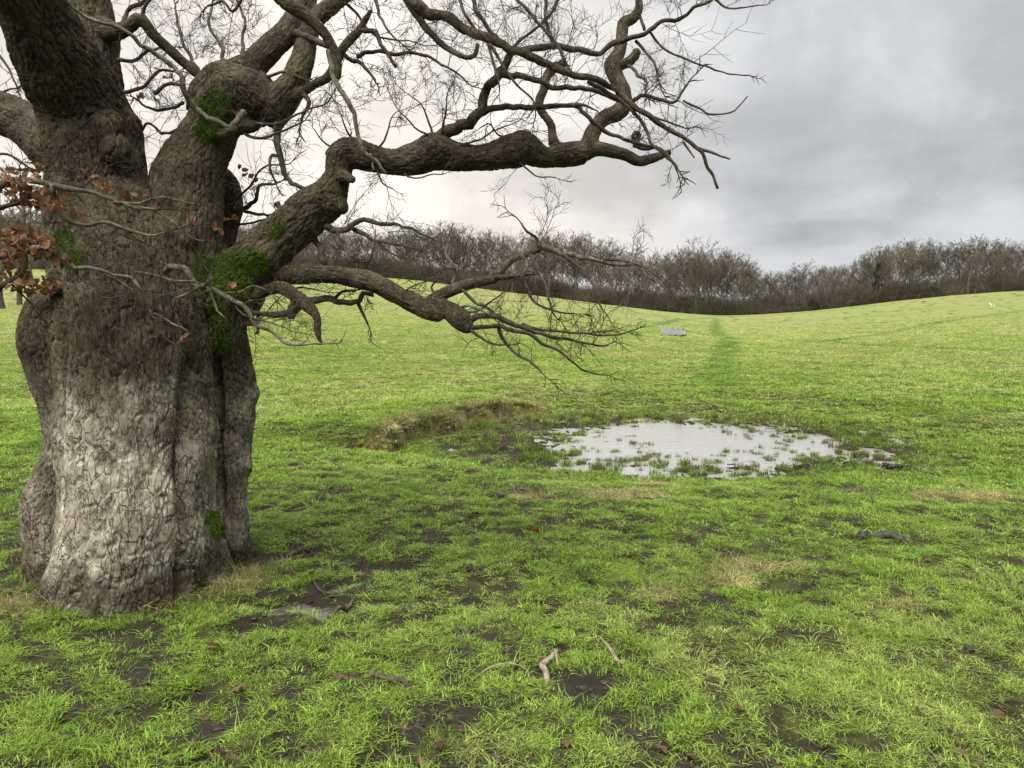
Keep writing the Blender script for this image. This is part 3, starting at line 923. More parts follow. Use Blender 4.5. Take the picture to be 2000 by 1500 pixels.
# finer branches: pixels, start and end radius in pixels, depth from, depth to, twigs per metre, bark
BR = [
    ([(546, 240), (541, 265), (541, 285), (550, 312), (559, 345), (580, 363), (616, 374)], 7, 3.5, 4.85, 4.8, 7, 0),
    ([(549, 308), (531, 305), (526, 324), (532, 342), (538, 357)], 3.5, 2, 4.84, 4.8, 6, 0),
    ([(590, 186), (603, 195), (598, 210), (590, 220), (589, 234)], 5, 2.5, 4.92, 4.85, 4, 0),
    ([(643, 99), (648, 135), (668, 183), (690, 222), (700, 262), (709, 287), (730, 314), (756, 341)], 6, 3, 4.53, 4.5, 2, 1),
    ([(722, 302), (726, 318), (731, 331)], 3, 1.5, 4.51, 4.5, 0, 1),
    ([(703, 60), (730, 63), (745, 84), (760, 108), (775, 129)], 5, 3, 4.82, 4.7, 9, 0),
    ([(577, 64), (610, 75), (640, 90), (670, 105), (694, 117), (715, 132), (733, 156)], 7, 2.5, 5.05, 4.8, 8, 0),
    ([(694, 110), (730, 102), (775, 108), (814, 102), (850, 120), (895, 144), (916, 165)], 4.5, 1.6, 4.9, 4.6, 10, 0),
    ([(126, 7), (182, 38), (238, 56), (280, 87), (325, 119), (353, 147), (364, 182), (385, 210), (420, 238), (451, 248), (480, 217)], 3, 6.5, 4.4, 4.72, 7, 1),
    ([(855, 285), (872, 264), (904, 249), (927, 225), (942, 190), (958, 165), (976, 141), (998, 106)], 13, 7, 4.8, 4.62, 6, 0),
    ([(930, 226), (975, 211), (1020, 207), (1080, 207), (1122, 207), (1140, 222), (1164, 243), (1200, 264), (1239, 279), (1275, 286), (1300, 302), (1322, 328)], 6.5, 2.5, 4.75, 4.5, 4, 0),
    ([(1120, 205), (1140, 207), (1158, 214)], 4, 2, 4.62, 4.6, 3, 0),
    ([(972, 147), (1005, 147), (1032, 153), (1059, 163), (1095, 171), (1149, 174), (1185, 186), (1215, 198)], 6.5, 4, 4.65, 4.4, 8, 0),
    ([(780, -40), (802, 0), (835, 15), (880, 33), (910, 57), (940, 72), (970, 87), (1000, 96), (1035, 111), (1080, 129), (1110, 141), (1149, 150), (1185, 165), (1215, 189), (1245, 213), (1284, 240), (1320, 264), (1365, 288), (1380, 324), (1404, 366)], 11.5, 2.6, 4.35, 4.15, 5, 1),
    ([(1365, 288), (1395, 300), (1425, 312)], 3.4, 1.6, 4.17, 4.1, 0, 0),
    ([(1335, 276), (1345, 292), (1356, 307)], 2.4, 1.4, 4.18, 4.15, 0, 0),
    ([(790, -30), (796, 0), (814, 30), (844, 66), (868, 90), (892, 105), (922, 111), (934, 87)], 8.5, 4.5, 4.38, 4.35, 9, 0),
    ([(1149, 155), (1185, 183), (1224, 207), (1251, 237), (1263, 255), (1272, 282), (1308, 310), (1322, 328)], 5, 2, 4.28, 4.15, 2, 0),
    ([(1000, 98), (1017, 99), (1044, 93), (1080, 92), (1125, 96), (1167, 105), (1194, 87), (1224, 78), (1260, 63), (1296, 39), (1335, 33), (1359, 9), (1392, 0)], 7, 3, 4.6, 4.4, 9, 0),
    ([(1392, 0), (1420, 14), (1450, 15), (1481, 10)], 2.5, 1.2, 4.4, 4.35, 2, 0),
    ([(1224, 198), (1260, 189), (1290, 195), (1317, 200), (1330, 185), (1344, 165)], 4.5, 2, 4.25, 4.2, 9, 0),
    ([(1332, 192), (1359, 210), (1395, 222), (1434, 216), (1460, 189)], 2.2, 1.2, 4.2, 4.1, 0, 0),
    ([(1269, 60), (1290, 87), (1332, 111), (1380, 129), (1422, 144), (1464, 147)], 2.6, 1.3, 4.45, 4.3, 4, 0),
    ([(1227, 129), (1257, 156), (1263, 186)], 3.2, 2.8, 5.1, 4.4, 7, 0),
    ([(1230, 200), (1262, 222), (1300, 236), (1332, 247)], 3.4, 1.6, 4.3, 4.2, 4, 0),
    ([(1240, 80), (1262, 100), (1278, 122), (1282, 140)], 3.2, 2.2, 4.5, 4.4, 6, 0),
    ([(1257, 62), (1252, 30), (1240, -10), (1230, -60)], 3, 3.5, 4.45, 4.5, 8, 0),
    ([(1240, 282), (1247, 262), (1238, 256), (1234, 268), (1246, 290), (1262, 294), (1280, 288)], 5, 3.5, 5.0, 5.05, 2, 0),
    # many-twigged sprays at the top of the picture
    ([(1080, 92), (1073, 60), (1068, 30), (1060, -20)], 3, 3.5, 4.55, 4.6, 12, 0),
    ([(985, 96), (960, 60), (935, 25), (915, -15)], 4, 4.5, 4.6, 4.7, 13, 0),
    ([(940, 72), (925, 48), (905, 20), (890, -20)], 3, 3.4, 4.5, 4.6, 10, 0),
    ([(1000, 96), (1040, 60), (1080, 20), (1100, -20)], 3, 3, 4.7, 4.8, 12, 0),
    ([(1110, 141), (1090, 90), (1050, 40), (1000, -10)], 3, 3.4, 4.3, 4.5, 11, 0),
    ([(960, 90), (985, 130), (1010, 165), (1040, 195), (1046, 230)], 3.4, 1.4, 4.5, 4.4, 9, 0),
    ([(950, 80), (963, 115), (972, 150), (976, 175)], 3.4, 1.6, 4.5, 4.4, 8, 0),
    ([(730, -20), (738, 20), (752, 45), (766, 70)], 4, 2, 4.6, 4.5, 9, 0),
    ([(500, -20), (470, 0), (450, 20), (430, 2), (405, 12)], 4, 2, 4.8, 4.9, 9, 0),
    ([(640, -20), (690, 20), (720, 60), (760, 75), (800, 78)], 3.4, 1.6, 5.3, 5.4, 11, 0),
    # twiggy tangle between the stems
    ([(238, 185), (280, 168), (310, 140), (345, 138)], 4.5, 2, 4.95, 5.1, 12, 0),
    ([(232, 115), (262, 118), (300, 95), (330, 90)], 4, 2, 5.0, 5.2, 12, 0),
    ([(300, 180), (325, 165), (355, 168)], 4, 3, 5.0, 5.0, 9, 0),
    ([(395, 150), (370, 110), (350, 60), (345, 10)], 4, 2, 5.2, 5.6, 13, 0),
    ([(440, 130), (430, 90), (410, 50), (420, 0)], 4, 2, 5.1, 5.5, 13, 0),
    ([(480, 128), (470, 80), (480, 40), (460, -10)], 4, 2, 5.1, 5.5, 12, 0),
    ([(360, 200), (320, 215), (285, 205), (262, 190)], 4, 2, 5.0, 5.2, 12, 0),
    ([(355, 250), (320, 262), (290, 240), (270, 262)], 3.4, 2, 5.0, 5.3, 11, 0),
    ([(470, 255), (500, 268), (540, 262), (590, 240)], 3.4, 1.6, 4.85, 4.7, 12, 0),
    ([(500, 240), (545, 240), (580, 225), (640, 200)], 3, 1.6, 4.8, 4.6, 11, 0),
    ([(236, 60), (250, 20), (290, 0), (320, -30)], 4.5, 3, 5.0, 5.1, 11, 0),
    ([(275, 36), (282, 18), (300, -10)], 4, 2.5, 4.93, 4.9, 8, 0),
    ([(520, 150), (560, 140), (590, 155)], 3.4, 2, 4.95, 4.9, 8, 0),
    # sprays over the great limb
    ([(690, 285), (680, 262), (668, 235), (660, 215)], 2.2, 1.1, 4.74, 4.7, 9, 0),
    ([(740, 290), (755, 265), (762, 235), (775, 220)], 2.2, 1.1, 4.74, 4.7, 9, 0),
    ([(660, 300), (640, 285), (622, 268), (612, 255)], 2.2, 1.1, 4.74, 4.7, 8, 0),
    ([(845, 268), (835, 235), (820, 205), (800, 185)], 2.4, 1.1, 4.75, 4.7, 9, 0),
    ([(858, 268), (868, 230), (872, 190), (880, 170)], 2.4, 1.1, 4.75, 4.7, 9, 0),
    ([(850, 270), (810, 250), (785, 225), (770, 200)], 2.2, 1.1, 4.72, 4.6, 9, 0),
    ([(900, 285), (935, 275), (970, 255), (1010, 240)], 2.2, 1.1, 4.75, 4.7, 10, 0),
    ([(1000, 270), (975, 262), (955, 240), (935, 250)], 2.2, 1.1, 4.88, 4.8, 9, 0),
    ([(1000, 300), (1030, 330), (1050, 345), (1085, 348)], 2.2, 1.1, 4.85, 4.8, 7, 0),
    ([(735, 335), (745, 355), (770, 375)], 2.0, 1.0, 4.7, 4.6, 9, 0),
    ([(790, 338), (800, 345), (835, 345), (870, 338)], 1.8, 1.0, 4.7, 4.6, 4, 0),
    # between hollow stem and great limb
    ([(462, 415), (493, 395), (500, 380), (511, 364), (540, 360)], 5, 2, 5.2, 5.0, 11, 0),
    ([(466, 412), (520, 420), (560, 428)], 3.5, 2.2, 5.2, 4.9, 8, 0),
    ([(542, 398), (552, 412), (566, 424)], 5.5, 4, 4.85, 4.78, 4, 0),
    ([(450, 480), (485, 470), (520, 462)], 4, 3, 5.3, 4.9, 6, 0),
    ([(455, 400), (490, 360), (510, 330), (560, 320)], 2.6, 1.4, 5.2, 5.1, 12, 0),
    ([(460, 440), (500, 435), (540, 420)], 2.6, 1.4, 5.3, 5.2, 10, 0),
    # under the great limb
    ([(632, 438), (655, 449), (682, 448), (692, 438), (715, 430), (738, 438), (770, 437), (800, 446), (832, 460)], 7, 1.8, 4.72, 4.5, 8, 0),
    ([(684, 448), (720, 465), (755, 475), (785, 478), (810, 485)], 4.5, 1.6, 4.7, 4.5, 7, 0),
    ([(735, 472), (762, 492), (785, 506)], 2.6, 1.2, 4.6, 4.5, 5, 0),
    ([(656, 452), (668, 480), (680, 500), (690, 504)], 2.6, 1.4, 4.7, 4.6, 5, 0),
    ([(612, 460), (620, 480), (628, 500), (636, 515)], 6.5, 6, 4.8, 4.7, 5, 0),
    ([(690, 510), (720, 508), (728, 490), (732, 470)], 2.2, 1.2, 4.62, 4.6, 6, 0),
    ([(760, 565), (775, 575), (800, 562), (825, 552)], 2.2, 1.2, 4.5, 4.45, 4, 0),
    # past the hooked stub
    ([(605, 592), (650, 587), (690, 592), (703, 585), (712, 572), (728, 578)], 7, 4.5, 4.75, 4.7, 6, 0),
    ([(697, 594), (705, 608), (712, 620), (718, 634)], 3.5, 2, 4.72, 4.7, 5, 0),
    ([(652, 585), (668, 570), (692, 568)], 3.4, 2, 4.75, 4.75, 7, 0),
    ([(570, 612), (535, 612), (500, 610), (480, 604)], 7, 4, 4.62, 4.55, 6, 0),
    ([(504, 608), (500, 622), (506, 634)], 3.5, 2.4, 4.56, 4.5, 3, 0),
    ([(560, 565), (590, 560), (620, 570)], 2.2, 1.2, 4.65, 4.8, 11, 0),
    # ends of the low limb
    ([(1057, 485), (1102, 499), (1156, 503), (1201, 515), (1246, 521), (1268, 539), (1300, 562)], 6, 1.4, 4.45, 4.3, 6, 1),
    ([(1150, 502), (1200, 508), (1245, 516), (1268, 528)], 2.4, 1.2, 4.4, 4.3, 3, 0),
    ([(968, 546), (1007, 536), (1043, 533)], 6, 4, 4.47, 4.42, 3, 0),
    ([(1057, 485), (1050, 468), (1032, 452), (1021, 433)], 4, 1.8, 4.45, 4.4, 10, 0),
    ([(1021, 540), (1034, 571), (1052, 593), (1084, 607), (1120, 611)], 3.4, 1.5, 4.43, 4.3, 4, 0),
    ([(1034, 501), (1057, 540), (1070, 580), (1084, 618)], 3, 1.8, 4.45, 4.3, 4, 0),
    ([(1106, 502), (1147, 535), (1165, 566), (1170, 593), (1188, 620)], 3.4, 1.2, 4.42, 4.3, 5, 0),
    ([(1020, 500), (1030, 515), (1024, 535)], 4.5, 3.5, 4.46, 4.44, 4, 1),
    ([(886, 555), (890, 530), (884, 512), (872, 498), (868, 478)], 4, 1.6, 4.48, 4.5, 6, 1),
    ([(888, 528), (868, 524), (856, 530)], 2.6, 1.4, 4.48, 4.46, 2, 0),
    ([(900, 566), (925, 585), (950, 600), (975, 622)], 3.4, 3, 4.45, 4.4, 6, 0),
    ([(905, 625), (940, 618), (967, 620), (1003, 632), (1039, 643), (1075, 656), (1120, 665), (1165, 674), (1187, 672)], 7, 1.8, 4.4, 4.2, 6, 0),
    ([(912, 638), (945, 640), (976, 641), (1030, 652), (1075, 679), (1111, 701), (1142, 724), (1178, 731)], 5, 1.6, 4.38, 4.15, 4, 0),
    ([(976, 641), (990, 670), (1021, 697), (1043, 715), (1055, 729)], 4, 1.8, 4.36, 4.2, 3, 0),
    ([(1020, 634), (1066, 643), (1120, 650), (1187, 656), (1237, 647)], 3.4, 1.4, 4.36, 4.15, 8, 0),
    ([(915, 645), (940, 658), (965, 672), (985, 674)], 3.4, 1.8, 4.38, 4.3, 8, 0),
    ([(905, 615), (935, 605), (965, 585), (985, 570)], 2.8, 1.4, 4.42, 4.3, 7, 0),
    ([(890, 605), (920, 596), (945, 610), (960, 620)], 3, 1.6, 4.4, 4.35, 9, 1),
    ([(850, 580), (842, 560), (855, 545), (860, 530)], 2.6, 1.2, 4.48, 4.5, 5, 0),
    # drooping sprays in front of the bole
    ([(-60, 400), (0, 367), (26, 351), (64, 353), (106, 364), (160, 374), (192, 378), (224, 393), (272, 406), (304, 409)], 8.5, 2.5, 3.75, 3.95, 6, 1),
    ([(300, 409), (323, 425), (352, 444), (378, 466), (397, 471)], 2.6, 1.4, 3.95, 4.0, 5, 1),
    ([(225, 393), (268, 398), (310, 385), (345, 392), (390, 400)], 2.4, 1.3, 3.9, 4.0, 7, 1),
    ([(106, 364), (105, 390), (112, 413), (134, 431), (166, 438), (205, 434), (240, 446), (282, 460), (320, 457)], 4.5, 2.2, 3.85, 3.95, 5, 1),
    ([(150, 374), (172, 410), (190, 450), (205, 490), (208, 520)], 2.4, 1.6, 3.88, 3.95, 5, 1),
    ([(-40, 520), (20, 500), (77, 486), (112, 505), (147, 524), (179, 524), (218, 537), (256, 543), (272, 559), (288, 582), (301, 614)], 6, 2.4, 3.7, 3.9, 5, 1),
    ([(147, 524), (152, 540), (166, 553)], 3.4, 2, 3.82, 3.85, 2, 1),
    ([(205, 534), (235, 550), (258, 566)], 2.6, 1.6, 3.86, 3.9, 2, 1),
    ([(301, 612), (330, 628), (352, 640), (370, 655)], 2, 1.2, 3.9, 3.95, 6, 1),
    ([(262, 534), (304, 537), (339, 546), (368, 550), (394, 556)], 2.6, 2.2, 4.0, 4.1, 5, 1),
    ([(322, 532), (334, 519), (352, 521), (368, 537), (381, 556), (400, 559), (413, 543)], 7, 4.5, 4.3, 4.1, 3, 1),
    ([(398, 558), (432, 575), (474, 598), (499, 633), (544, 658), (563, 671), (595, 674), (634, 671)], 5.5, 1.6, 4.12, 4.0, 7, 1),
    ([(402, 560), (420, 590), (432, 615), (448, 630)], 3, 1.6, 4.1, 4.1, 4, 1),
    ([(398, 556), (370, 572), (342, 586), (340, 606)], 3, 1.4, 4.1, 4.05, 4, 1),
    ([(410, 545), (408, 530), (398, 515)], 3.2, 1.6, 4.1, 4.1, 4, 1),
    ([(430, 575), (470, 568), (500, 560), (530, 575)], 2.4, 1.2, 4.12, 4.1, 12, 1),
    ([(445, 580), (480, 615), (520, 630), (560, 640)], 2.4, 1.2, 4.1, 4.0, 10, 0),
    ([(-40, 420), (20, 400), (60, 398), (85, 402)], 6, 3, 3.9, 4.0, 6, 0),
    ([(-40, 585), (0, 562), (30, 545), (50, 520), (52, 500)], 9, 3, 3.7, 3.75, 5, 0),
    ([(-30, 585), (0, 568), (18, 555), (40, 575), (60, 590)], 3.4, 1.4, 3.75, 3.8, 8, 0),
    ([(-30, 310), (10, 300), (60, 330), (100, 335)], 2.6, 1.4, 3.9, 4.1, 8, 0),
    ([(-20, 190), (20, 175), (50, 165), (70, 150)], 2.4, 1.2, 5.4, 5.2, 8, 0),
    ([(-20, 90), (10, 120), (30, 160), (40, 190)], 3, 1.2, 5.4, 5.2, 9, 0),
    ([(180, 345), (190, 330), (196, 305)], 2, 1, 4.3, 4.3, 4, 0),
]

TW = {'b': None}


def unit(v):
    return v / (np.linalg.norm(v) + 1e-9)


def crooked(p, dv, length, nseg, turn, up):
    pts = [p]
    for k in range(nseg):
        dv = unit(dv + rng.normal(0, turn, 3) + np.array([0, 0, up]))
        p = p + dv * (length / nseg) * rng.uniform(0.7, 1.3)
        pts.append(p)
    return np.array(pts)


def grow(batch, p, dv, length, r, lev):
    n = 5 if lev >= 1 else 4
    pts = crooked(p, dv, length, n, 0.20 if lev else 0.12, 0.03)
    rad = np.linspace(r, r * 0.5, len(pts))
    v, q, tr, loc = tube(pts, rad, 4 if lev >= 2 else 3, False)
    batch.add(v, q, None, loc)
    if lev <= 0:
        return
    for k in range(1, len(pts)):
        for _ in range(1 if rng.random() < 0.72 else 2):
            ax = unit(pts[k] - pts[k - 1])
            sd = unit(np.cross(ax, rng.normal(0, 1, 3)))
            grow(batch, pts[k], unit(ax * 0.72 + sd * rng.uniform(0.5, 0.95)), length * rng.uniform(0.32, 0.6), max(r * 0.66, 0.0013), lev - 1)


for pts, r0, r1, d0, d1, tpm, bark in BR:
    pts = np.array(pts, float)
    f = np.concatenate([[0], np.cumsum(np.hypot(*np.diff(pts, axis=0).T))]); f /= f[-1]
    dd = d0 + (d1 - d0) * f + 0.02 * np.sin(np.arange(len(pts)) * 2.1)
    ctl = np.array([list(P(a, b_, z_)) + [(r0 + (r1 - r0) * ff) * z_ / FPX] for (a, b_), z_, ff in zip(pts, dd, f)])
    L = np.linalg.norm(np.diff(ctl[:, :3], axis=0), axis=1).sum()
    n = max(6, int(L / 0.025))
    cr = catmull(ctl, n)
    c = cr[:, :3] + (0.5 * cr[:, 3:4] + 0.006) * np.stack([vnoise(np.stack([np.arange(n) * 0.27, np.full(n, z0 + d0 * 9), np.full(n, r0 + len(pts))], 1), 60 + z0) + 0.5 * vnoise(np.stack([np.arange(n) * 0.61, np.full(n, z0 + d0 * 9), np.full(n, r0)], 1), 65 + z0) for z0 in range(3)], 1)
    r = np.maximum(cr[:, 3], 0.0016)
    k = 10 if r0 > 4 else 7
    knob = 1 + 0.30 * fbm(np.stack([np.repeat(np.arange(n) * 0.5, k), np.tile(np.arange(k) * 0.7, n), np.full(n * k, d0 * 3)], 1), 2, 70).reshape(n, k)
    v, q, tr, loc = tube(c, r[:, None] * knob, k)
    B_ = Batch(); B_.add(v, q, tr, loc)
    thick_b = r0 >= 9
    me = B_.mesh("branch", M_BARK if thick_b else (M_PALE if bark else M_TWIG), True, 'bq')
    bo = obj("branch", me, oak)
    T_ = Batch()
    m = max(int(L * tpm * 1.15), 1 if tpm else 0)
    tg, ng, bg_ = frames(c)
    for _ in range(m):
        s_ = int(rng.uniform(0.12, 1.0) ** 0.8 * (n - 1) * (0.62 if len(pts) == 20 else 1.0))
        an = rng.uniform(0, 2 * np.pi)
        out_ = ng[s_] * math.cos(an) + bg_[s_] * math.sin(an)
        dv = unit(tg[s_] * rng.uniform(0.2, 0.9) + out_ + np.array([0, 0, 0.25]))
        grow(T_, c[s_] + out_ * r[s_] * 0.6, dv, rng.uniform(0.10, 0.34), rng.uniform(0.0020, 0.0030), 2 if rng.random() < 0.75 else 1)
    # a short leader carries the branch to a fine end
    if r1 < 3 and tpm and len(pts) != 20:
        grow(T_, c[-1], tg[-1], rng.uniform(0.08, 0.2), max(r[-1] * 0.9, 0.0015), 1)
    if T_.v:
        obj("twigs", T_.mesh("twigs", M_PALE if (bark and rng.random() < 0.35) else M_TWIG), bo, kind="stuff")

# dead leaves still hanging on the oak: each its own part, four shared shapes
def leaf_mesh(k, lng, m):
    g_ = np.random.default_rng(100 + k)
    xs = np.linspace(0, 1, 9)
    wd = np.array([0.03, 0.13, 0.24, 0.19, 0.34, 0.25, 0.36, 0.22, 0.04]) * g_.uniform(0.85, 1.2, 9)
    v = []
    cu = g_.uniform(0.5, 1.3)
    for x_, w_ in zip(xs, wd):
        zc = -cu * 0.30 * x_ ** 2 + 0.06 * math.sin(6 * x_ + k)
        for sgn in (-1, 0, 1):
            v.append((x_, sgn * w_, zc + abs(sgn) * w_ * g_.uniform(0.3, 1.0) + g_.normal(0, 0.015)))
    v = np.array(v) * lng
    q = [[3 * i + a, 3 * i + a + 1, 3 * i + a + 4, 3 * i + a + 3] for i in range(8) for a in (0, 1)]
    return mesh("leaf", v, np.array(q), None, True, m)


LEAFS = [leaf_mesh(k, 0.052, M_LEAF) for k in range(5)]
CL = [(60, 378, 3.85, 30, 22), (95, 392, 3.88, 26, 17), (28, 455, 3.75, 30, 24), (72, 470, 3.8, 28, 20), (18, 490, 3.75, 26, 16), (97, 488, 3.82, 20, 13), (45, 540, 3.78, 26, 16), (80, 556, 3.8, 22, 20), (15, 345, 3.8, 26, 14),
      (62, 335, 3.9, 20, 9), (190, 345, 3.9, 16, 6), (200, 368, 3.92, 20, 8), (235, 378, 3.95, 18, 5), (148, 418, 3.86, 8, 2), (306, 384, 4.0, 10, 2), (372, 415, 4.1, 14, 4), (425, 440, 4.2, 12, 4), (452, 424, 4.4, 8, 2), (118, 505, 3.84, 16, 6),
      (322, 155, 4.9, 22, 6), (275, 185, 4.9, 12, 3), (478, 330, 5.1, 16, 4), (492, 345, 5.1, 12, 3), (453, 552, 4.08, 5, 2), (375, 648, 3.95, 6, 2), (500, 628, 4.1, 16, 5), (430, 205, 4.75, 10, 2), (455, 215, 4.75, 8, 2), (450, 140, 5.0, 18, 4)]
for (a, b_, z_, sp_, n_) in CL:
    for _ in range(int(n_ * (1.5 if a < 130 else 0.5)) + 1):
        o = bpy.data.objects.new("leaf", LEAFS[rng.integers(5)])
        COL.objects.link(o); o.parent = oak
        p = P(a + rng.normal(0, sp_ * 0.62), b_ + rng.normal(0, sp_ * 0.42), z_ + rng.normal(0, 0.06)) - np.array(OAK_BASE)
        o.location = p
        o.rotation_euler = (rng.normal(0, 0.7), rng.normal(0.5, 0.6), rng.uniform(0, 6.28))
        s_ = rng.uniform(0.75, 1.2)
        o.scale = (s_, s_, s_)

# ------------------------------------------------------------------ grass
def clump(name, seed, n, rad_, h0, h1, wd, lean, curl, jit=0.25, strawy=0.08):
    g_ = np.random.default_rng(seed)
    rr_ = rad_ * np.sqrt(g_.random(n)); an = g_.uniform(0, 2 * np.pi, n)
    bx, by = rr_ * np.cos(an), rr_ * np.sin(an)
    h = g_.uniform(h0, h1, n); la = an + g_.normal(0, 1.1, n)
    ln = lean * g_.uniform(0.2, 1.3, n)
    dx, dy = np.cos(la), np.sin(la)
    sa = g_.uniform(0, 2 * np.pi, n)
    sx, sy = np.cos(sa) * wd / 2, np.sin(sa) * wd / 2
    z0 = np.full(n, -0.012)
    m1 = np.stack([bx + dx * h * ln * 0.35, by + dy * h * ln * 0.35, h * 0.58], 1)
    tp = np.stack([bx + dx * h * ln * (1 + curl), by + dy * h * ln * (1 + curl), h * g_.uniform(0.75, 1.0, n) * (1 - 0.35 * curl)], 1)
    s3 = np.stack([sx, sy, 0 * sx], 1)
    b0 = np.stack([bx, by, z0], 1)
    v = np.stack([b0 - s3, b0 + s3, m1 + s3 * 0.85, m1 - s3 * 0.85, tp], 1).reshape(-1, 3)
    i = np.arange(n)[:, None] * 5
    q = i + np.array([[0, 1, 2, 3]]); t3 = i + np.array([[3, 2, 4]])
    k = np.clip(g_.normal(1.0, jit, n), 0.45, 1.7)
    cc = np.stack([k, k, k, np.ones(n)], 1)
    dry = g_.random(n) < strawy
    cc[dry] = cc[dry] * np.array([1.45, 1.12, 1.5, 1])
    return mesh(name, v, [q, t3], {'bl': np.repeat(cc, 5, 0)}, True, M_BLADE)


pc_col = bpy.data.collections.new("grass_prototypes")
for k in range(4):
    pc_col.objects.link(bpy.data.objects.new("p%02d" % k, clump("turf", 200 + k, 30, 0.050, 0.016, 0.058, 0.0040, 0.85, 0.6, 0.32)))
for k in range(4, 6):
    pc_col.objects.link(bpy.data.objects.new("p%02d" % k, clump("wisp", 200 + k, 22, 0.055, 0.03, 0.080, 0.0030, 1.3, 1.1, 0.25, 0.12)))
for k in range(6, 8):
    pc_col.objects.link(bpy.data.objects.new("p%02d" % k, clump("mid", 200 + k, 34, 0.085, 0.02, 0.055, 0.0075, 0.8, 0.5, 0.32)))
for k in range(8, 10):
    pc_col.objects.link(bpy.data.objects.new("p%02d" % k, clump("tall", 200 + k, 30, 0.030, 0.06, 0.13, 0.0046, 0.55, 0.6)))


def scatter_group(name, coll):
    ng = bpy.data.node_groups.new(name, 'GeometryNodeTree')
    ng.interface.new_socket(name="Geometry", in_out='INPUT', socket_type='NodeSocketGeometry')
    ng.interface.new_socket(name="Geometry", in_out='OUTPUT', socket_type='NodeSocketGeometry')
    gi = ng.nodes.new('NodeGroupInput'); go = ng.nodes.new('NodeGroupOutput')
    ci = ng.nodes.new('GeometryNodeCollectionInfo')
    ci.inputs['Collection'].default_value = coll
    ci.inputs['Separate Children'].default_value = True
    ci.inputs['Reset Children'].default_value = True
    ip = ng.nodes.new('GeometryNodeInstanceOnPoints')
    ip.inputs['Pick Instance'].default_value = True

    def at(nm, ty):
        n = ng.nodes.new('GeometryNodeInputNamedAttribute')
        n.data_type = ty
        n.inputs[0].default_value = nm
        return n.outputs[0]
    L = ng.links.new
    L(gi.outputs[0], ip.inputs['Points']); L(ci.outputs[0], ip.inputs['Instance'])
    L(at('idx', 'INT'), ip.inputs['Instance Index'])
    L(at('rot', 'FLOAT_VECTOR'), ip.inputs['Rotation'])
    L(at('scl', 'FLOAT_VECTOR'), ip.inputs['Scale'])
    L(ip.outputs[0], go.inputs[0])
    return ng


GRASS_NG = scatter_group("grass_scatter", pc_col)


def scatter(name, pos, idx_, rot, scl, tint, ng, **props):
    me = bpy.data.meshes.new(name)
    me.vertices.add(len(pos)); me.vertices.foreach_set('co', np.asarray(pos, np.float32).ravel())
    a = me.attributes.new('idx', 'INT', 'POINT'); a.data.foreach_set('value', np.asarray(idx_, np.int32))
    for k, x in (('rot', rot), ('scl', scl)):
        a = me.attributes.new(k, 'FLOAT_VECTOR', 'POINT'); a.data.foreach_set('vector', np.asarray(x, np.float32).ravel())
    a = me.attributes.new('tint', 'FLOAT_COLOR', 'POINT')
    a.data.foreach_set('color', np.hstack([tint, np.ones((len(pos), 1))]).astype(np.float32).ravel())
    o = obj(name, me, **props)
    m = o.modifiers.new("scatter", 'NODES'); m.node_group = ng
    return o


def lerp3(a, b, f):
    return np.asarray(a)[None] * (1 - f[:, None]) + np.asarray(b)[None] * f[:, None] if np.ndim(a) == 1 else a * (1 - f[:, None]) + np.asarray(b)[None] * f[:, None]


def grass_tint(x, y):
    r = np.hypot(x, y)
    g_ = n2(x, y, 3.5, 3, 101) * (0.25 + 0.35 * sstep(6, 12, r)) + n2(x, y, 0.5, 3, 102) * 0.5
    g_ = g_ + 0.24 * sstep(7, 20, r) + 0.30 * sstep(22, 60, r) + 0.05 * sstep(0.3, 3.0, x)
    c = lerp3(G_DEEP, G_MID, sstep(-0.55, 0.05, g_))
    c = lerp3(c, G_YEL, sstep(0.0, 0.65, g_))
    c = lerp3(c, G_STR, straw(x, y) * 0.85)
    c = lerp3(c, (0.115, 0.225, 0.034), 0.85 * track(x, y) * sstep(-0.8, 0.2, n2(x, y, 1.5, 3, 105)))
    c = c * (1.20 + 0.04 * sstep(6, 20, r) + 0.30 * n2(x, y, 1.6, 3, 104) * sstep(9, 20, r))[:, None]
    dk = sstep(0.25, 0.6, n2(x, y, 0.22, 2, 103))
    c = lerp3(c, (0.075, 0.082, 0.020), dk * 0.4 * (1 - sstep(14, 24, r)))
    return c


def in_trunk(x, y):
    q = np.zeros(len(x), bool)
    for (a, b_, r_) in ((-2.36, 4.62, 0.50), (-2.75, 4.6, 0.22), (-1.86, 4.95, 0.2), (-2.33, 4.33, 0.40)):
        q |= np.hypot(x - a, y - b_) < r_
    return q


NPT = 175000
rmin, rmid, rmax = 1.7, 5.0, 105.0
A1 = (rmid ** 2 - rmin ** 2) / 2; A2 = rmid ** 2 * math.log(rmax / rmid)
n1_ = int(NPT * A1 / (A1 + A2))
r_a = np.sqrt(rng.uniform(rmin ** 2, rmid ** 2, n1_))
r_b = rmid * (rmax / rmid) ** rng.random(NPT - n1_)
r_ = np.concatenate([r_a, r_b])
th = rng.uniform(-R(50), R(50), NPT)
x, y = np.sin(th) * r_, np.cos(th) * r_
rrp = np.sqrt(((x - PC[0]) / PRX) ** 2 + ((y - PC[1]) / PRY) ** 2)
mm = mud(x, y); sw = straw(x, y)
z = land(x, y)
tall_ok = sstep(-0.2, 0.5, n2(x, y, 0.5, 2, 111))
gapn = n2(x, y, 0.11, 2, 161) + 0.5 * n2(x, y, 0.5, 2, 162)
keep = (rng.random(NPT) > mm * 0.82) & ~in_trunk(x, y) & (rng.random(NPT) > 0.78 * (1 - sstep(-0.40, 0.12, gapn)) * (1 - sstep(9, 16, r_))) & (rng.random(NPT) > sstep(60, 105, r_))
wet = rrp < 1.22
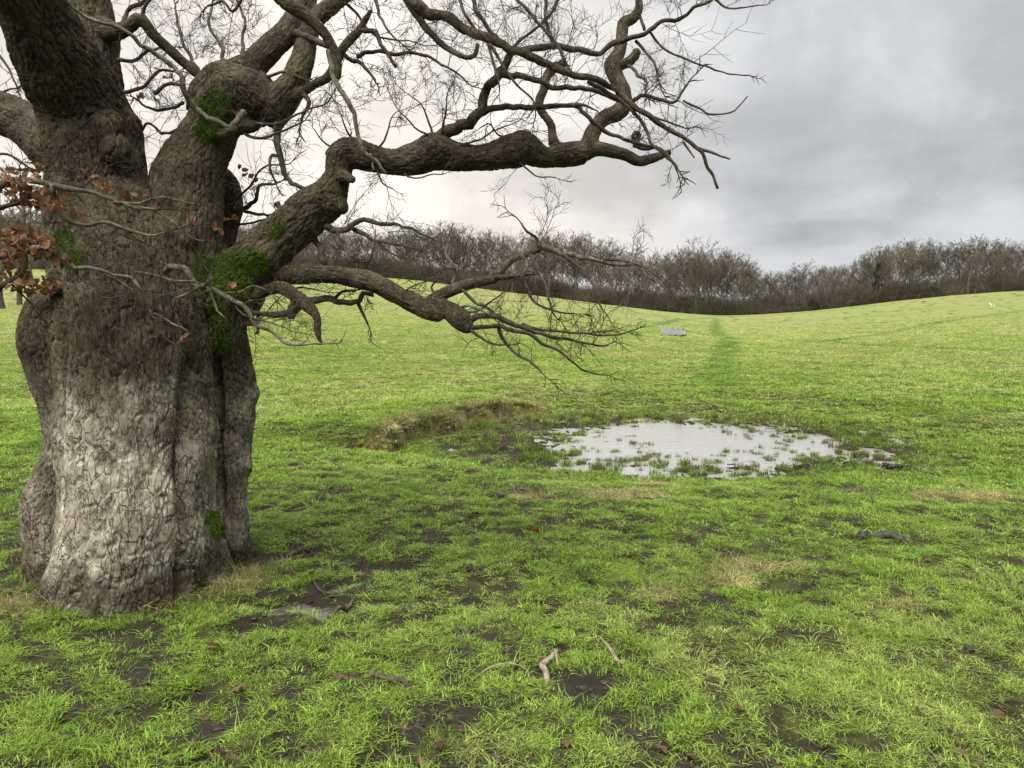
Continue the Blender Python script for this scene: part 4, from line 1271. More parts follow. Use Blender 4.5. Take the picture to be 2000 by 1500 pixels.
keep &= ~(wet & ((z < WATER + 0.004) | (rng.random(NPT) < 0.35)))
for (c, a, b) in PUD:
    keep &= (np.hypot((x - c[0]) / a, (y - c[1]) / b) > 0.8) | (rng.random(NPT) < 0.06)
x, y, z, r_, sw, tall_ok, rrp = (q[keep] for q in (x, y, z, r_, sw, tall_ok, rrp))
n = len(x)
idx_ = np.where(r_ < 8.5, rng.integers(0, 4, n), rng.integers(6, 8, n))
idx_ = np.where((r_ < 14) & (rng.random(n) < 0.04 + 0.55 * sw), rng.integers(4, 6, n), idx_)
sz = np.clip((r_ / 5.0), 1, None) ** 0.62
hs = np.clip((r_ / 5.0), 1, None) ** 0.22 * rng.uniform(0.40, 1.15, n) * (0.36 + 0.44 * tall_ok)
sz = np.where(idx_ >= 6, sz * 0.72, sz)
marsh = 1 - sstep(1.2, 1.7, rrp)
hs = hs * (1 + 0.5 * marsh * (rng.random(n) < 0.4))
scl = np.stack([sz * rng.uniform(0.8, 1.3, n), sz * rng.uniform(0.8, 1.3, n), hs], 1)
rot = np.stack([rng.normal(0, 0.12, n), rng.normal(0, 0.12, n), rng.uniform(0, 6.28, n)], 1)
tint = grass_tint(x, y) * rng.uniform(0.72, 1.25, (n, 1)) * (1 - 0.25 * marsh[:, None])
scatter("grass", np.stack([x, y, z - 0.004], 1), idx_, rot, scl, tint, GRASS_NG, kind="stuff", label="short winter pasture grass over the whole meadow", category="grass")

# coarse grass hanging over the eroded bank, tussocks of dry grass, tufts in the pond
xs, ys, ts, rx_, sc_, ix = [], [], [], [], [], []
L = np.linalg.norm(np.diff(BANK, axis=0), axis=1); cum = np.concatenate([[0], np.cumsum(L)])
for _ in range(850):
    s_ = rng.uniform(0.02, 0.98) * cum[-1]
    k = min(int(np.searchsorted(cum, s_)) - 1, len(L) - 1); k = max(k, 0)
    e = (BANK[k + 1] - BANK[k]) / L[k]; nrm = np.array([e[1], -e[0]])
    gap_ = n2(np.array([s_ * 3.1]), np.array([0.0]), 1.0, 2, 131)[0]
    off = rng.uniform(-0.22, 0.16) - 0.10 * gap_
    p = BANK[k] + e * (s_ - cum[k]) + nrm * off
    xs.append(p[0]); ys.append(p[1])
    tilt = R(rng.uniform(35, 100)) if off > -0.06 else R(rng.uniform(0, 40))
    ang = math.atan2(nrm[1], nrm[0])
    e_ = (Quaternion(Vector((-nrm[1], nrm[0], 0)), tilt) @ Quaternion((0, 0, 1), rng.uniform(0, 6.28))).to_euler()
    rx_.append(tuple(e_)); sc_.append(rng.uniform(0.7, 1.35)); ix.append(rng.integers(4, 6) if rng.random() < 0.6 else rng.integers(0, 4))
    f = rng.random()
    ts.append(np.array((0.14, 0.09, 0.045)) if f < 0.24 else (np.array((0.46, 0.38, 0.19)) if f < 0.54 else np.array((0.19, 0.31, 0.045))))
xs, ys = np.array(xs), np.array(ys)
scatter("bank_grass", np.stack([xs, ys, land(xs, ys)], 1), ix, np.array(rx_), np.array(sc_)[:, None] * np.array([[1.3, 1.3, 1.25]]), np.array(ts) * rng.uniform(0.7, 1.25, (len(xs), 1)), GRASS_NG, kind="stuff",
        label="coarse brown grass hanging over the eroded bank left of the pond", category="grass")

xs, ys, ts, sc_, ix = [], [], [], [], []
for (c, a, b) in STR:
    for _ in range(int(20 * (a * b / 0.06) ** 0.5)):
        xs.append(c[0] + rng.normal(0, a * 0.42)); ys.append(c[1] + rng.normal(0, b * 0.42))
        ts.append(np.array((0.42, 0.36, 0.185)) * rng.uniform(0.65, 1.15) if rng.random() < 0.5 else np.array((0.17, 0.22, 0.045)))
        sc_.append(rng.uniform(0.8, 1.45)); ix.append(rng.integers(4, 6))
for k in range(90):   # a skirt of dry grass round the foot of the oak
    an = rng.uniform(-2.7, 0.35)
    q = TREE_XY + np.array([math.cos(an) * 0.74, math.sin(an) * 0.66])
    xs.append(q[0] + rng.normal(0, 0.05)); ys.append(q[1] + rng.normal(0, 0.05))
    ts.append(np.array((0.40, 0.34, 0.18)) * rng.uniform(0.5, 1.1) if rng.random() < 0.55 else np.array((0.13, 0.19, 0.03)))
    sc_.append(rng.uniform(0.7, 1.3)); ix.append(rng.integers(4, 6))
xs, ys = np.array(xs), np.array(ys); n = len(xs)
scatter("dry_grass", np.stack([xs, ys, land(xs, ys)], 1), ix, np.stack([rng.normal(0, .3, n), rng.normal(0, .3, n), rng.uniform(0, 6.28, n)], 1), np.array(sc_)[:, None] * np.ones((1, 3)), np.array(ts), GRASS_NG, kind="stuff",
        label="pale dry grass tufts scattered in the meadow and round the oak's foot", category="grass")

xs, ys, ts, sc_, ix = [], [], [], [], []
while len(xs) < 900:
    a, f = rng.uniform(0, 2 * np.pi), rng.random() ** 0.42 * 1.16
    px_, py_ = PC[0] + math.cos(a) * PRX * f, PC[1] + math.sin(a) * PRY * f
    if f < 0.85 and rng.random() > (0.70 if (py_ < PC[1] - 0.9 or px_ > PC[0] + 1.3) else 0.22):
        continue
    for _ in range(rng.integers(1, 5)):
        xs.append(px_ + rng.normal(0, 0.05)); ys.append(py_ + rng.normal(0, 0.05))
        ts.append(np.array((0.15, 0.215, 0.035)) * rng.uniform(0.6, 1.2) if rng.random() < 0.75 else np.array((0.12, 0.075, 0.04)))
        sc_.append(rng.uniform(0.5, 1.35) * (0.8 if f < 0.8 else 1.0)); ix.append(rng.integers(8, 10))
xs, ys = np.array(xs), np.array(ys); n = len(xs)
scatter("marsh_grass", np.stack([xs, ys, np.maximum(land(xs, ys), WATER - 0.02)], 1), ix, np.stack([rng.normal(0, .15, n), rng.normal(0, .15, n), rng.uniform(0, 6.28, n)], 1), np.array(sc_)[:, None] * np.array([[1.2, 1.2, 1.0]]), np.array(ts), GRASS_NG, kind="stuff",
        label="small green tufts standing in the shallow pond", category="grass")

# ------------------------------------------------------------------ mud clods and fallen leaves
M_CLOD = simple("wet_clod", (0.020, 0.016, 0.012), (0.058, 0.045, 0.033), 30, 0.7, 0.6, 0.01, 0.35)
ico_v = []
ph = (1 + 5 ** 0.5) / 2
for a in (-1, 1):
    for b_ in (-ph, ph):
        ico_v += [(0, a, b_), (a, b_, 0), (b_, 0, a)]
ico_v = np.array(ico_v); ico_v /= np.linalg.norm(ico_v[0])
import itertools
ico_f = [f for f in itertools.combinations(range(12), 3) if all(abs(np.linalg.norm(ico_v[f[i]] - ico_v[f[i - 1]]) - 1.05146) < 0.02 for i in range(3))]
ico_f = np.array([f if np.dot(np.cross(ico_v[f[1]] - ico_v[f[0]], ico_v[f[2]] - ico_v[f[0]]), ico_v[f[0]]) > 0 else (f[0], f[2], f[1]) for f in ico_f])
CB = Batch()
rr0 = 2.2 * (14 / 2.2) ** rng.random(9000); aa0 = rng.uniform(-R(42), R(42), 9000)
cx0, cy0 = np.sin(aa0) * rr0, np.cos(aa0) * rr0
ok = (rng.random(9000) < 0.05 + mud(cx0, cy0)) & ~in_trunk(cx0, cy0)
cx0, cy0, rr0 = cx0[ok][:1500], cy0[ok][:1500], rr0[ok][:1500]
cz0 = land(cx0, cy0)
for q0, q1, qz, rr_ in zip(cx0, cy0, cz0, rr0):
    q = (q0, q1)
    s_ = rng.uniform(0.006, 0.020) * (1 + 0.05 * rr_)
    v = ico_v * rng.uniform(0.6, 1.35, (12, 1)) * np.array([s_ * 1.3, s_ * rng.uniform(.8, 1.3), s_ * 0.42])
    CB.add(v + np.array([q[0], q[1], qz + s_ * 0.02]), None, ico_f)
for (px_, py_, s_) in ((970, 967, .075), (872, 962, .07), (920, 1112, .05), (598, 1322, .035), (905, 1225, .05), (1740, 912, .13), (590, 1068, .06), (1225, 1025, .05)):
    h_ = hit(px_, py_)
    for _ in range(22):
        v = ico_v * rng.uniform(0.5, 1.4, (12, 1)) * np.array([s_, s_, s_ * 0.6]) * rng.uniform(0.2, 0.42)
        CB.add(v + h_ + np.array([rng.normal(0, s_ * .6), rng.normal(0, s_ * .5), s_ * rng.uniform(-.1, .3)]), None, ico_f)
obj("mud_clods", CB.mesh("mud_clods", M_CLOD, True), kind="stuff", label="dark clods of trodden mud scattered in the grass", category="mud")

LB = Batch()
lm = [leaf_mesh(20 + k, 0.062, M_LITTER) for k in range(3)]
lvs = [np.array([v.co[:] for v in m_.vertices]) for m_ in lm]
lq = np.array([[3 * i + a, 3 * i + a + 1, 3 * i + a + 4, 3 * i + a + 3] for i in range(8) for a in (0, 1)])
rr0 = 2.0 * (7.5 / 2.0) ** rng.random(4000); aa0 = rng.uniform(-R(42), R(42), 4000)
cx0, cy0 = np.sin(aa0) * rr0, np.cos(aa0) * rr0
ok = (rng.random(4000) < 0.2 + n2(cx0, cy0, 0.5, 2, 141)) & ~in_trunk(cx0, cy0)
cx0, cy0 = cx0[ok][:260], cy0[ok][:260]
for q0, q1, qz in zip(cx0, cy0, land(cx0, cy0)):
    q = (q0, q1)
    e = Matrix.Rotation(rng.uniform(0, 6.28), 3, 'Z') @ Matrix.Rotation(rng.normal(0, 0.35), 3, 'X') @ Matrix.Rotation(rng.normal(0, 0.3), 3, 'Y')
    v = lvs[rng.integers(3)] @ np.array(e).T * rng.uniform(0.5, 1.05)
    LB.add(v + np.array([q[0], q[1], qz + rng.uniform(0.004, 0.018)]), lq)
obj("fallen_leaves", LB.mesh("fallen_leaves", M_LITTER), kind="stuff", label="brown fallen leaves lying in the near grass", category="leaves")
for m_ in lm:
    bpy.data.meshes.remove(m_)

# ------------------------------------------------------------------ single things lying in the grass
M_STICK = simple("weathered_stick", (0.14, 0.118, 0.082), (0.30, 0.25, 0.18), 40, 0.8, 0.5, 0.006)
M_DSTICK = simple("dark_stick", (0.040, 0.030, 0.021), (0.105, 0.080, 0.056), 35, 0.8, 0.5, 0.006)
M_LOG = simple("charred_log", (0.012, 0.011, 0.010), (0.045, 0.040, 0.034), 22, 0.55, 0.6, 0.01, 0.4)


def stick(name, pts, lift, m, label, cat="stick", forks=()):
    """pts: (px, py, radius m) on the ground"""
    root = None
    hs_ = np.array([list(hit(a, b_)) for a, b_, _ in pts])
    hs_[:, 2] += np.array(lift) * 0.7 - 0.004
    ctl = np.hstack([hs_, np.array([[p[2] * (0.8 if m is not M_LOG else 1.0)] for p in pts])])
    org = hs_[0].copy(); org[2] = hs_[:, 2].min()
    n = 26
    cr = catmull(ctl, n)
    k = 9
    kn = 1 + 0.42 * fbm(np.stack([np.repeat(np.arange(n) * 0.6, k), np.tile(np.arange(k) * 0.9, n), np.full(n * k, pts[0][0] * 0.1)], 1), 2, 5).reshape(n, k)
    v, q, tr, _ = tube(cr[:, :3] - org, cr[:, 3][:, None] * kn, k)
    o = obj(name, mesh(name, v, [q, tr], None, True, m), label=label, category=cat)
    o.location = org
    for f_ in forks:
        fh = np.array([list(hit(a, b_)) for a, b_, _, _ in f_]); fh[:, 2] += np.array([x_[3] for x_ in f_])
        cc = catmull(np.hstack([fh, np.array([[x_[2]] for x_ in f_])]), 12)
        v, q, tr, _ = tube(cc[:, :3] - org, cc[:, 3], 7)
        fo = bpy.data.objects.new("side_twig", mesh("side_twig", v, [q, tr], None, True, m))
        COL.objects.link(fo); fo.parent = o
    return o


stick("stick", [(1068, 1330, .014), (1066, 1315, .017), (1058, 1304, .018), (1066, 1296, .017), (1080, 1292, .017), (1088, 1284, .010)], [.03, .05, .055, .06, .065, .07], M_STICK, "pale twisted S-shaped stick lying in the near grass", "stick",
      [[(1084, 1290, .008, .065), (1090, 1302, .004, .03)]])
stick("stick", [(1216, 1299, .012), (1204, 1285, .013), (1194, 1272, .010), (1182, 1256, .007), (1172, 1246, .005)], [.03, .05, .055, .045, .03], M_STICK, "straight pale stick right of the twisted stick in the near grass")
stick("twig", [(922, 1328, .004), (950, 1318, .005), (975, 1308, .005), (1002, 1309, .0045), (1028, 1313, .004), (1034, 1322, .003)], [.03, .045, .05, .05, .05, .03], M_STICK, "thin pale twig lying left of the twisted stick", "twig")
stick("dead_branch", [(668, 1326, .010), (690, 1334, .013), (712, 1336, .012), (720, 1342, .008)], [.0, .02, .02, .0], M_DSTICK, "short grey dead branch half sunk in grass below the oak", "branch")
stick("dead_branch", [(720, 1316, .011), (738, 1327, .015), (765, 1334, .015), (788, 1337, .014), (798, 1348, .010)], [.0, .018, .02, .018, .0], M_DSTICK, "brown dead branch beside the twig, lying across the near grass", "branch")
stick("stick", [(652, 1196, .011), (664, 1190, .015), (678, 1182, .016), (690, 1172, .012)], [.03, .045, .05, .05], M_DSTICK, "stout curved stick at the edge of the muddy puddle by the oak")
stick("stick", [(566, 1108, .008), (576, 1115, .010), (586, 1123, .008)], [.03, .035, .03], M_DSTICK, "short brown stick on the mud nearest the oak's foot")
stick("stick", [(612, 1130, .006), (620, 1144, .009), (634, 1148, .009), (660, 1144, .007), (690, 1146, .004)], [.03, .035, .03, .03, .03], M_DSTICK, "thin bent stick lying between the muddy puddles")
log = stick("log", [(1706, 1047, .018), (1718, 1047, .030), (1735, 1048, .036), (1752, 1051, .034), (1766, 1054, .028), (1776, 1058, .012)], [.0, .02, .035, .025, .01, -.01], M_LOG, "curved black log half buried in the grass on the right", "log")
stick("log_stump", [(1678, 1049, .020), (1682, 1048, .038), (1690, 1047, .040), (1700, 1049, .016)], [-.01, .015, .02, -.01], M_LOG, "small black lump of wood left of the curved black log", "log")
stick("stick", [(1806, 1160, .008), (1818, 1158, .022), (1826, 1160, .020), (1834, 1166, .008)], [.0, .03, .03, .0], M_LOG, "small dark chunk of wood below the curved black log")
stick("stick", [(1875, 950, .012), (1885, 955, .010), (1900, 964, .006)], [.08, .06, .02], M_DSTICK, "dark stick on the dry tuft right of the pond")


def stems(label, spots, m):
    """dead upright stems: spots are (px base, py base, px top, py top, radius)"""
    h0 = hit(spots[0][0], spots[0][1])
    root = empty("dead_weed", h0, label=label, category="plant stem")
    for (a, b_, a2, b2, rr_) in spots:
        h_ = hit(a, b_)
        dep = float((h_ - CAM) @ CF)
        tp = P(a2, b2, dep)
        c = crooked(h_ - h0 - np.array([0, 0, .02]), unit(tp - h_), np.linalg.norm(tp - h_), 6, 0.10, 0)
        v, q, tr, _ = tube(c, np.linspace(rr_, rr_ * 0.5, len(c)), 6)
        o = bpy.data.objects.new("stem", mesh("stem", v, [q, tr], None, True, m)); COL.objects.link(o); o.parent = root


stems("cluster of dark dead stems at the pond's near edge", [(1502, 943, 1506, 914, .011), (1510, 938, 1516, 910, .007), (1499, 936, 1498, 921, .007), (1513, 934, 1518, 922, .006), (1504, 938, 1501, 926, .006)], M_DSTICK)
stems("single thin dead stem upright in the grass below the pond's right end", [(1708, 981, 1709, 957, .009)], M_DSTICK)
stems("short dead stem upright in the grass at right of the thin one", [(1872, 978, 1871, 968, .008)], M_DSTICK)
M_ORL = simple("orange_leaf", (0.36, 0.13, 0.035), (0.45, 0.20, 0.06), 30, 0.6, 0.2, 0.003)
M_CHIP = simple("wood_chip", (0.42, 0.26, 0.13), (0.52, 0.36, 0.19), 30, 0.7, 0.3, 0.004)
for (px_, py_, m_, sc__, lb, nm) in ((1036, 1040, M_ORL, 1.3, "bright orange fallen leaf alone in the middle of the meadow", "fallen_leaf"), (405, 1278, M_CHIP, 1.15, "tan fallen leaf lying on the mud below the oak", "fallen_leaf")):
    lf_ = leaf_mesh(40 + px_ % 7, 0.085, m_)
    o = obj(nm, lf_, label=lb, category="leaf"); o.location = hit(px_, py_) + np.array([-0.03, 0, 0.045]); o.scale = (sc__,) * 3
    o.rotation_euler = (-0.45, 0.1, 0.1)

# ------------------------------------------------------------------ the far wood
def tree_parts(seed, H, spread, upright, nl, dense):
    """trunk and crown of a leafless tree, H metres high"""
    g_ = np.random.default_rng(seed)
    TB, CB_ = Batch(), Batch()

    def path(p, dv, ln, n, turn, up):
        pts = [p]
        for _ in range(n):
            dv = unit(dv + g_.normal(0, turn, 3) + np.array([0, 0, up]))
            p = p + dv * ln / n; pts.append(p)
        return np.array(pts)
    tp = path(np.array([0, 0, -0.3]), np.array([g_.normal(0, .06), g_.normal(0, .06), 1.0]), H * 0.72, 9, 0.07, 0.10)
    tr_ = np.linspace(H * 0.016, H * 0.005, 10)
    TB.add(*tube(tp, tr_, 7, False)[:2])

    cc_ = np.array([tp[-1][0] * .6, tp[-1][1] * .6, H * 0.60]); ax_ = np.array([0.27 * H * spread, 0.27 * H * spread, 0.40 * H])

    def reach(p, dv):
        o_ = (p - cc_) / ax_; d_ = dv / ax_
        A_ = d_ @ d_; B_ = o_ @ d_; C_ = o_ @ o_ - 1
        q_ = B_ * B_ - A_ * C_
        return max((-B_ + math.sqrt(q_)) / A_, 0.25) if q_ > 0 else 0.3

    def rec(p, dv, ln, r, lev):
        ln = min(ln, reach(p, dv) * g_.uniform(0.8, 1.05))
        pts = path(p, dv, ln, 4 if lev else 3, 0.17, (0.07 if lev >= 2 else 0.02) * upright)
        if lev >= 2:
            v, q, _, _ = tube(pts, np.linspace(r, r * 0.45, len(pts)), 4, False)
            CB_.add(v, q)
        else:
            v, q, _, _ = tube(pts, np.linspace(r, r * 0.5, len(pts)), 3, False)
            CB_.add(v, q)
        if lev == 0:
            return
        m = (dense + 6) if lev == 1 else dense
        for _ in range(m):
            k = g_.integers(1, len(pts))
            ax = unit(pts[k] - pts[k - 1]); sd = unit(np.cross(ax, g_.normal(0, 1, 3)))
            rec(pts[k], unit(ax * 0.8 + sd * g_.uniform(0.4, 0.9)), ln * g_.uniform(0.38, 0.62), max(r * 0.5, 0.012), lev - 1)
    for i in range(nl):
        f = 0.28 + 0.72 * (i + g_.random() * 0.6) / nl
        k = f * 9; k0 = min(int(k), 8); p = tp[k0] * (1 - (k - k0)) + tp[k0 + 1] * (k - k0)
        an = i * 2.4 + g_.normal(0, 0.4)
        el_ = upright * 0.75 + 0.5 * f
        dv = unit(np.array([math.cos(an), math.sin(an), el_]))
        rec(p, dv, H * 0.5, H * 0.0045, 3)
    return TB, CB_


def wood_mat(name, c1, c2):
    m, t, b, out = mat(name, 0.9)
    oi = t.n('ShaderNodeObjectInfo').outputs['Random']
    geo = t.n('ShaderNodeNewGeometry').outputs['Position']
    nz = t.noise(geo, 0.5, 3, 0.6)
    c = t.mix(t.ss(t.math('ADD', t.math('MULTIPLY', nz, 0.6), t.math('MULTIPLY', oi, 0.4)), 0.3, 0.7), c1, c2)
    t.l(c, b.inputs['Base Color'])
    return m


WM = [wood_mat("grey_brown_twigs", (0.068, 0.056, 0.041), (0.140, 0.119, 0.088)), wood_mat("red_brown_twigs", (0.070, 0.053, 0.039), (0.125, 0.096, 0.070)), wood_mat("olive_grey_twigs", (0.066, 0.060, 0.037), (0.132, 0.120, 0.078))]
WT = wood_mat("far_tree_trunk", (0.070, 0.062, 0.048), (0.19, 0.17, 0.14))
SHAPES = [(301, 12, 1.0, 0.9, 12, 4), (302, 13, 0.75, 1.3, 11, 4), (303, 11, 1.15, 0.7, 13, 4), (304, 13, 0.9, 1.0, 12, 4), (305, 12, 1.05, 0.9, 12, 4)]
VAR = []
for k, (sd_, H_, sp_, up_, nl_, de_) in enumerate(SHAPES):
    TBk, CBk = tree_parts(sd_, H_, sp_, up_, nl_, de_)
    cz = max(v[:, 2].max() for v in CBk.v)
    tm_ = TBk.mesh("trunk", WT)
    cms = CBk.mesh("crown", WM[0])
    VAR.append((tm_, cms, cz))
SKY_PX = np.array([-400, 0, 60, 300, 480, 600, 700, 780, 830, 870, 920, 1000, 1080, 1150, 1210, 1260, 1310, 1345, 1375, 1400, 1440, 1480, 1520, 1560, 1600, 1660, 1690, 1740, 1790, 1850, 1920, 1960, 2000, 2400])
SKY_PY = np.array([400, 400, 400, 420, 425, 432, 438, 448, 444, 435, 442, 452, 455, 456, 476, 492, 488, 474, 468, 478, 498, 524, 524, 514, 508, 506, 492, 474, 470, 466, 464, 468, 462, 455])


def px_of(p):
    v = p - CAM
    dz = v @ CF
    return 1000 + FPX * (v @ CR) / dz, 750 - FPX * (v @ CU) / dz, dz


def far_tree(X, Y, var, mi_, H, label, group, rz=None, name="bare_tree", cat="tree"):
    z0 = float(land(np.array([X]), np.array([Y]), False)[0])
    root = empty(name, (X, Y, z0), label=label, category=cat)
    if group:
        root['group'] = group
    tm_, cms, cz = VAR[var]
    s_ = H / cz
    root.scale = (s_ * rng.uniform(0.92, 1.12), s_ * rng.uniform(0.92, 1.12), s_)
    root.rotation_euler = (0, 0, rng.uniform(0, 6.28) if rz is None else rz)
    for nm, m_ in (("trunk", tm_), ("crown", cms)):
        o = bpy.data.objects.new(nm, m_); COL.objects.link(o); o.parent = root
        if nm == "crown":
            o.material_slots[0].link = 'OBJECT'; o.material_slots[0].material = WM[mi_]
    return root


TONE = ("grey-brown", "reddish", "olive-grey")
PLACE = [(-9999, 470, "seen left of the oak's second stem"), (470, 620, "seen under the oak's arching limb"), (620, 720, "seen over the root of the low limb"), (720, 810, "above the evergreen bushes"), (810, 900, "beside the tall slim tree"),
         (900, 1010, "above the lifted end of the low limb"), (1010, 1120, "right of the low limb's upturned twigs"), (1120, 1230, "where the wood slopes to the shelter"), (1230, 1330, "straight above the metal shelter"), (1330, 1420, "round the broad brown-crowned tree"),
         (1420, 1500, "at the lowest gap of the skyline"), (1500, 1600, "above the rounded evergreen bush"), (1600, 1690, "left of the ivy-clad tree"), (1690, 1790, "right of the ivy-clad tree"), (1790, 1900, "on the right slope left of the dog"), (1900, 9999, "at the right edge above the dog")]
back_col = bpy.data.collections.new("wood_prototypes")
for k, (tm_, cms, cz) in enumerate(VAR):
    for mi_ in range(3):
        if (k + mi_) % 2 == 0:
            m1 = cms.copy(); m1.materials.clear(); m1.materials.append(WM[mi_])
            back_col.objects.link(bpy.data.objects.new("w%02d" % (k * 3 + mi_), m1))
bh = [VAR[int(o_.name[1:3]) // 3][2] for o_ in sorted(back_col.objects, key=lambda q: q.name)]
bpos, bidx, bscl = [], [], []
for row, (Y0, sp_) in enumerate(((143.5, 3.8), (148, 4.2), (153, 3.8), (159, 4.2), (166, 4.6), (175, 5.2), (186, 6.0))):
    X = -0.80 * Y0
    while X < 0.80 * Y0:
        X += sp_ * rng.uniform(0.6, 1.4)
        Y = Y0 + rng.normal(0, 1.6)
        z0 = float(land(np.array([X]), np.array([Y]), False)[0])
        pxx, pyy, dz = px_of(np.array([X, Y, z0]))
        if pxx < -60 or pxx > 2070:
            continue
        if 90 < pxx < 395 and row > 0:
            continue
        top = np.interp(pxx, SKY_PX, SKY_PY)
        Hf = max((pyy - top) * dz / FPX, 3.0)
        if row < 2:
            f_ = rng.uniform(0.74, 1.02)
            mi_ = int(rng.choice(3, p=(0.5, 0.18, 0.32)))
            where = [l_ for a, b_, l_ in PLACE if a <= pxx < b_][0]
            far_tree(X, Y, int(rng.integers(5)), mi_, Hf * f_, "%s %s bare far tree %s" % ("tall" if f_ > 0.88 else "low", TONE[mi_], where), "bare trees along the front of the far wood")
        else:
            i_ = int(rng.integers(len(bh)))
            bpos.append((X, Y, z0)); bidx.append(i_); bscl.append(Hf * rng.uniform(0.80, 1.08) / bh[i_])
by_label = {}
for o_ in COL.objects:
    if o_.name.startswith("bare_tree") and "label" in o_:
        by_label.setdefault(o_["label"], []).append(o_)
ORD = ("first", "second", "third", "fourth", "fifth", "sixth", "seventh", "eighth", "ninth", "tenth")
for lb_, os_ in by_label.items():
    if len(os_) > 1:
        os_.sort(key=lambda q: q.location.x / q.location.y)
        for k, o_ in enumerate(os_):
            o_["label"] = "%s from left, %s" % (ORD[k], lb_) if k < 10 else lb_
bn = len(bpos)
scatter("distant_wood", np.array(bpos), bidx, np.stack([np.zeros(bn), np.zeros(bn), rng.uniform(0, 6.28, bn)], 1), np.array(bscl)[:, None] * np.ones((1, 3)), np.ones((bn, 3)), scatter_group("wood_scatter", back_col), kind="stuff",
        label="hazy mass of bare trees deeper in the far wood", category="wood")


def at_px(px_, Y):
    dv = CF + CR * ((px_ - 1000) / FPX) + CU * ((750 - 600) / FPX)
    return dv[0] / dv[1] * Y


far_tree(at_px(1368, 146), 146, 2, 1, 15.2, "tall broad brown-crowned tree rising above the clump left of the skyline gap", None, name="broad_tree")
far_tree(at_px(870, 147), 147, 1, 0, 12.4, "tall slim tree with a fan-shaped crown highest on the left slope", None, name="slim_tree")
for (px_, Y, H, w_) in ((6, 66, 15.5, "tallest slim bare tree right at the left edge under the oak's left limb"), (38, 72, 14.5, "slim bare tree second from the left edge under the oak's left limb"), (62, 80, 13.0, "slim bare tree third from the left edge, nearest the oak's bole")):
    far_tree(at_px(px_, Y), Y, 1, 0, H, w_, None)

# thickets under the trees
def bush_mesh(seed, n, H, m, rad_=1.1):
    g_ = np.random.default_rng(seed)
    B_ = Batch()
    for _ in range(n):
        a = g_.uniform(0, 6.28); r0 = rad_ * math.sqrt(g_.random())
        p = np.array([r0 * math.cos(a), r0 * math.sin(a), -0.1]); dv = unit(np.array([math.cos(a) * 0.5, math.sin(a) * 0.5, 1.0]) + g_.normal(0, .25, 3))
        ln = H * g_.uniform(0.45, 1.0)
        pts = [p]
        for _k in range(4):
            dv = unit(dv + g_.normal(0, 0.22, 3)); p = p + dv * ln / 4; pts.append(p)
        pts = np.array(pts)
        v, q, _, _ = tube(pts, np.linspace(0.022, 0.010, 5), 3, False); B_.add(v, q)
        for _k in range(5):
            s_ = g_.integers(1, 5); d2 = unit(dv + g_.normal(0, 0.7, 3))
            pp = np.array([pts[s_], pts[s_] + d2 * ln * 0.16, pts[s_] + d2 * ln * 0.3 + g_.normal(0, .05, 3)])
            v, q, _, _ = tube(pp, np.linspace(0.011, 0.007, 3), 3, False); B_.add(v, q)
    return B_.mesh("thicket", m)


bush_col = bpy.data.collections.new("thicket_prototypes")
for k in range(6):
    bush_col.objects.link(bpy.data.objects.new("b%02d" % k, bush_mesh(400 + k, 130, 2.9, WM[(0, 0, 1, 2, 0, 2)[k]])))
BUSH_NG = scatter_group("thicket_scatter", bush_col)
n = 1500
Y = 140.8 + 30 * rng.random(n) ** 1.3; X = rng.uniform(-0.78, 0.78, n) * Y
sc_ = rng.uniform(0.5, 1.5, n) * (1 + 0.4 * n2(X, Y, 15, 2, 151))
scatter("undergrowth", np.stack([X, Y, land(X, Y, False)], 1), rng.integers(0, 6, n), np.stack([0 * X, 0 * X, rng.uniform(0, 6.28, n)], 1), sc_[:, None] * np.ones((1, 3)), np.ones((n, 3)), BUSH_NG, kind="stuff",
        label="brown tangled scrub under the trees of the far wood", category="undergrowth")

# evergreen bushes and ivy at the wood's edge
M_EVER = simple("evergreen_leaf", (0.014, 0.026, 0.012), (0.036, 0.060, 0.026), 3, 0.6, 0.0, 0.01)
M_IVY = simple("ivy_leaf", (0.016, 0.030, 0.014), (0.040, 0.062, 0.030), 3, 0.5, 0.0, 0.01)


def leaf_cloud(name, n, fn, size, m, seed):
    g_ = np.random.default_rng(seed)
    c = np.array([fn(g_) for _ in range(n)])
    a = g_.normal(0, 1, (n, 3)); a /= np.linalg.norm(a, axis=1)[:, None]
    b_ = np.cross(a, g_.normal(0, 1, (n, 3))); b_ /= np.linalg.norm(b_, axis=1)[:, None]
    s_ = size * g_.uniform(0.6, 1.4, (n, 1))
    v = np.stack([c - a * s_, c + b_ * s_ * 0.5, c + a * s_, c - b_ * s_ * 0.5], 1).reshape(-1, 3)
    return mesh(name, v, np.arange(4 * n).reshape(-1, 4), None, False, m)


def blob(rx, rz):
    def f(g_):
        d_ = g_.normal(0, 1, 3); d_ /= np.linalg.norm(d_)
        k = (0.5 + 0.5 * g_.random()) * (1 + 0.25 * math.sin(5 * d_[0] + 3 * d_[2]))
        return np.array([d_[0] * rx * k, d_[1] * rx * k, rz + d_[2] * rz * k])
    return f


def column(r0, h0, h1):
    def f(g_):
        z_ = g_.uniform(h0, h1); a = g_.uniform(0, 6.28); k = (0.5 + 0.5 * g_.random()) * (1 - 0.6 * ((z_ - h0) / (h1 - h0)) ** 2) * (1 + 0.3 * math.sin(z_ * 2.1))
        return np.array([math.cos(a) * r0 * k, math.sin(a) * r0 * k, z_])
    return f


def stem_mesh(H, r0, m):
    v, q, tr, _ = tube(np.array([[0, 0, -.2], [.05, 0, H * .5], [0, .05, H]]), np.array([r0, r0 * .8, r0 * .4]), 8)
    return mesh("stem", v, [q, tr], None, True, m)


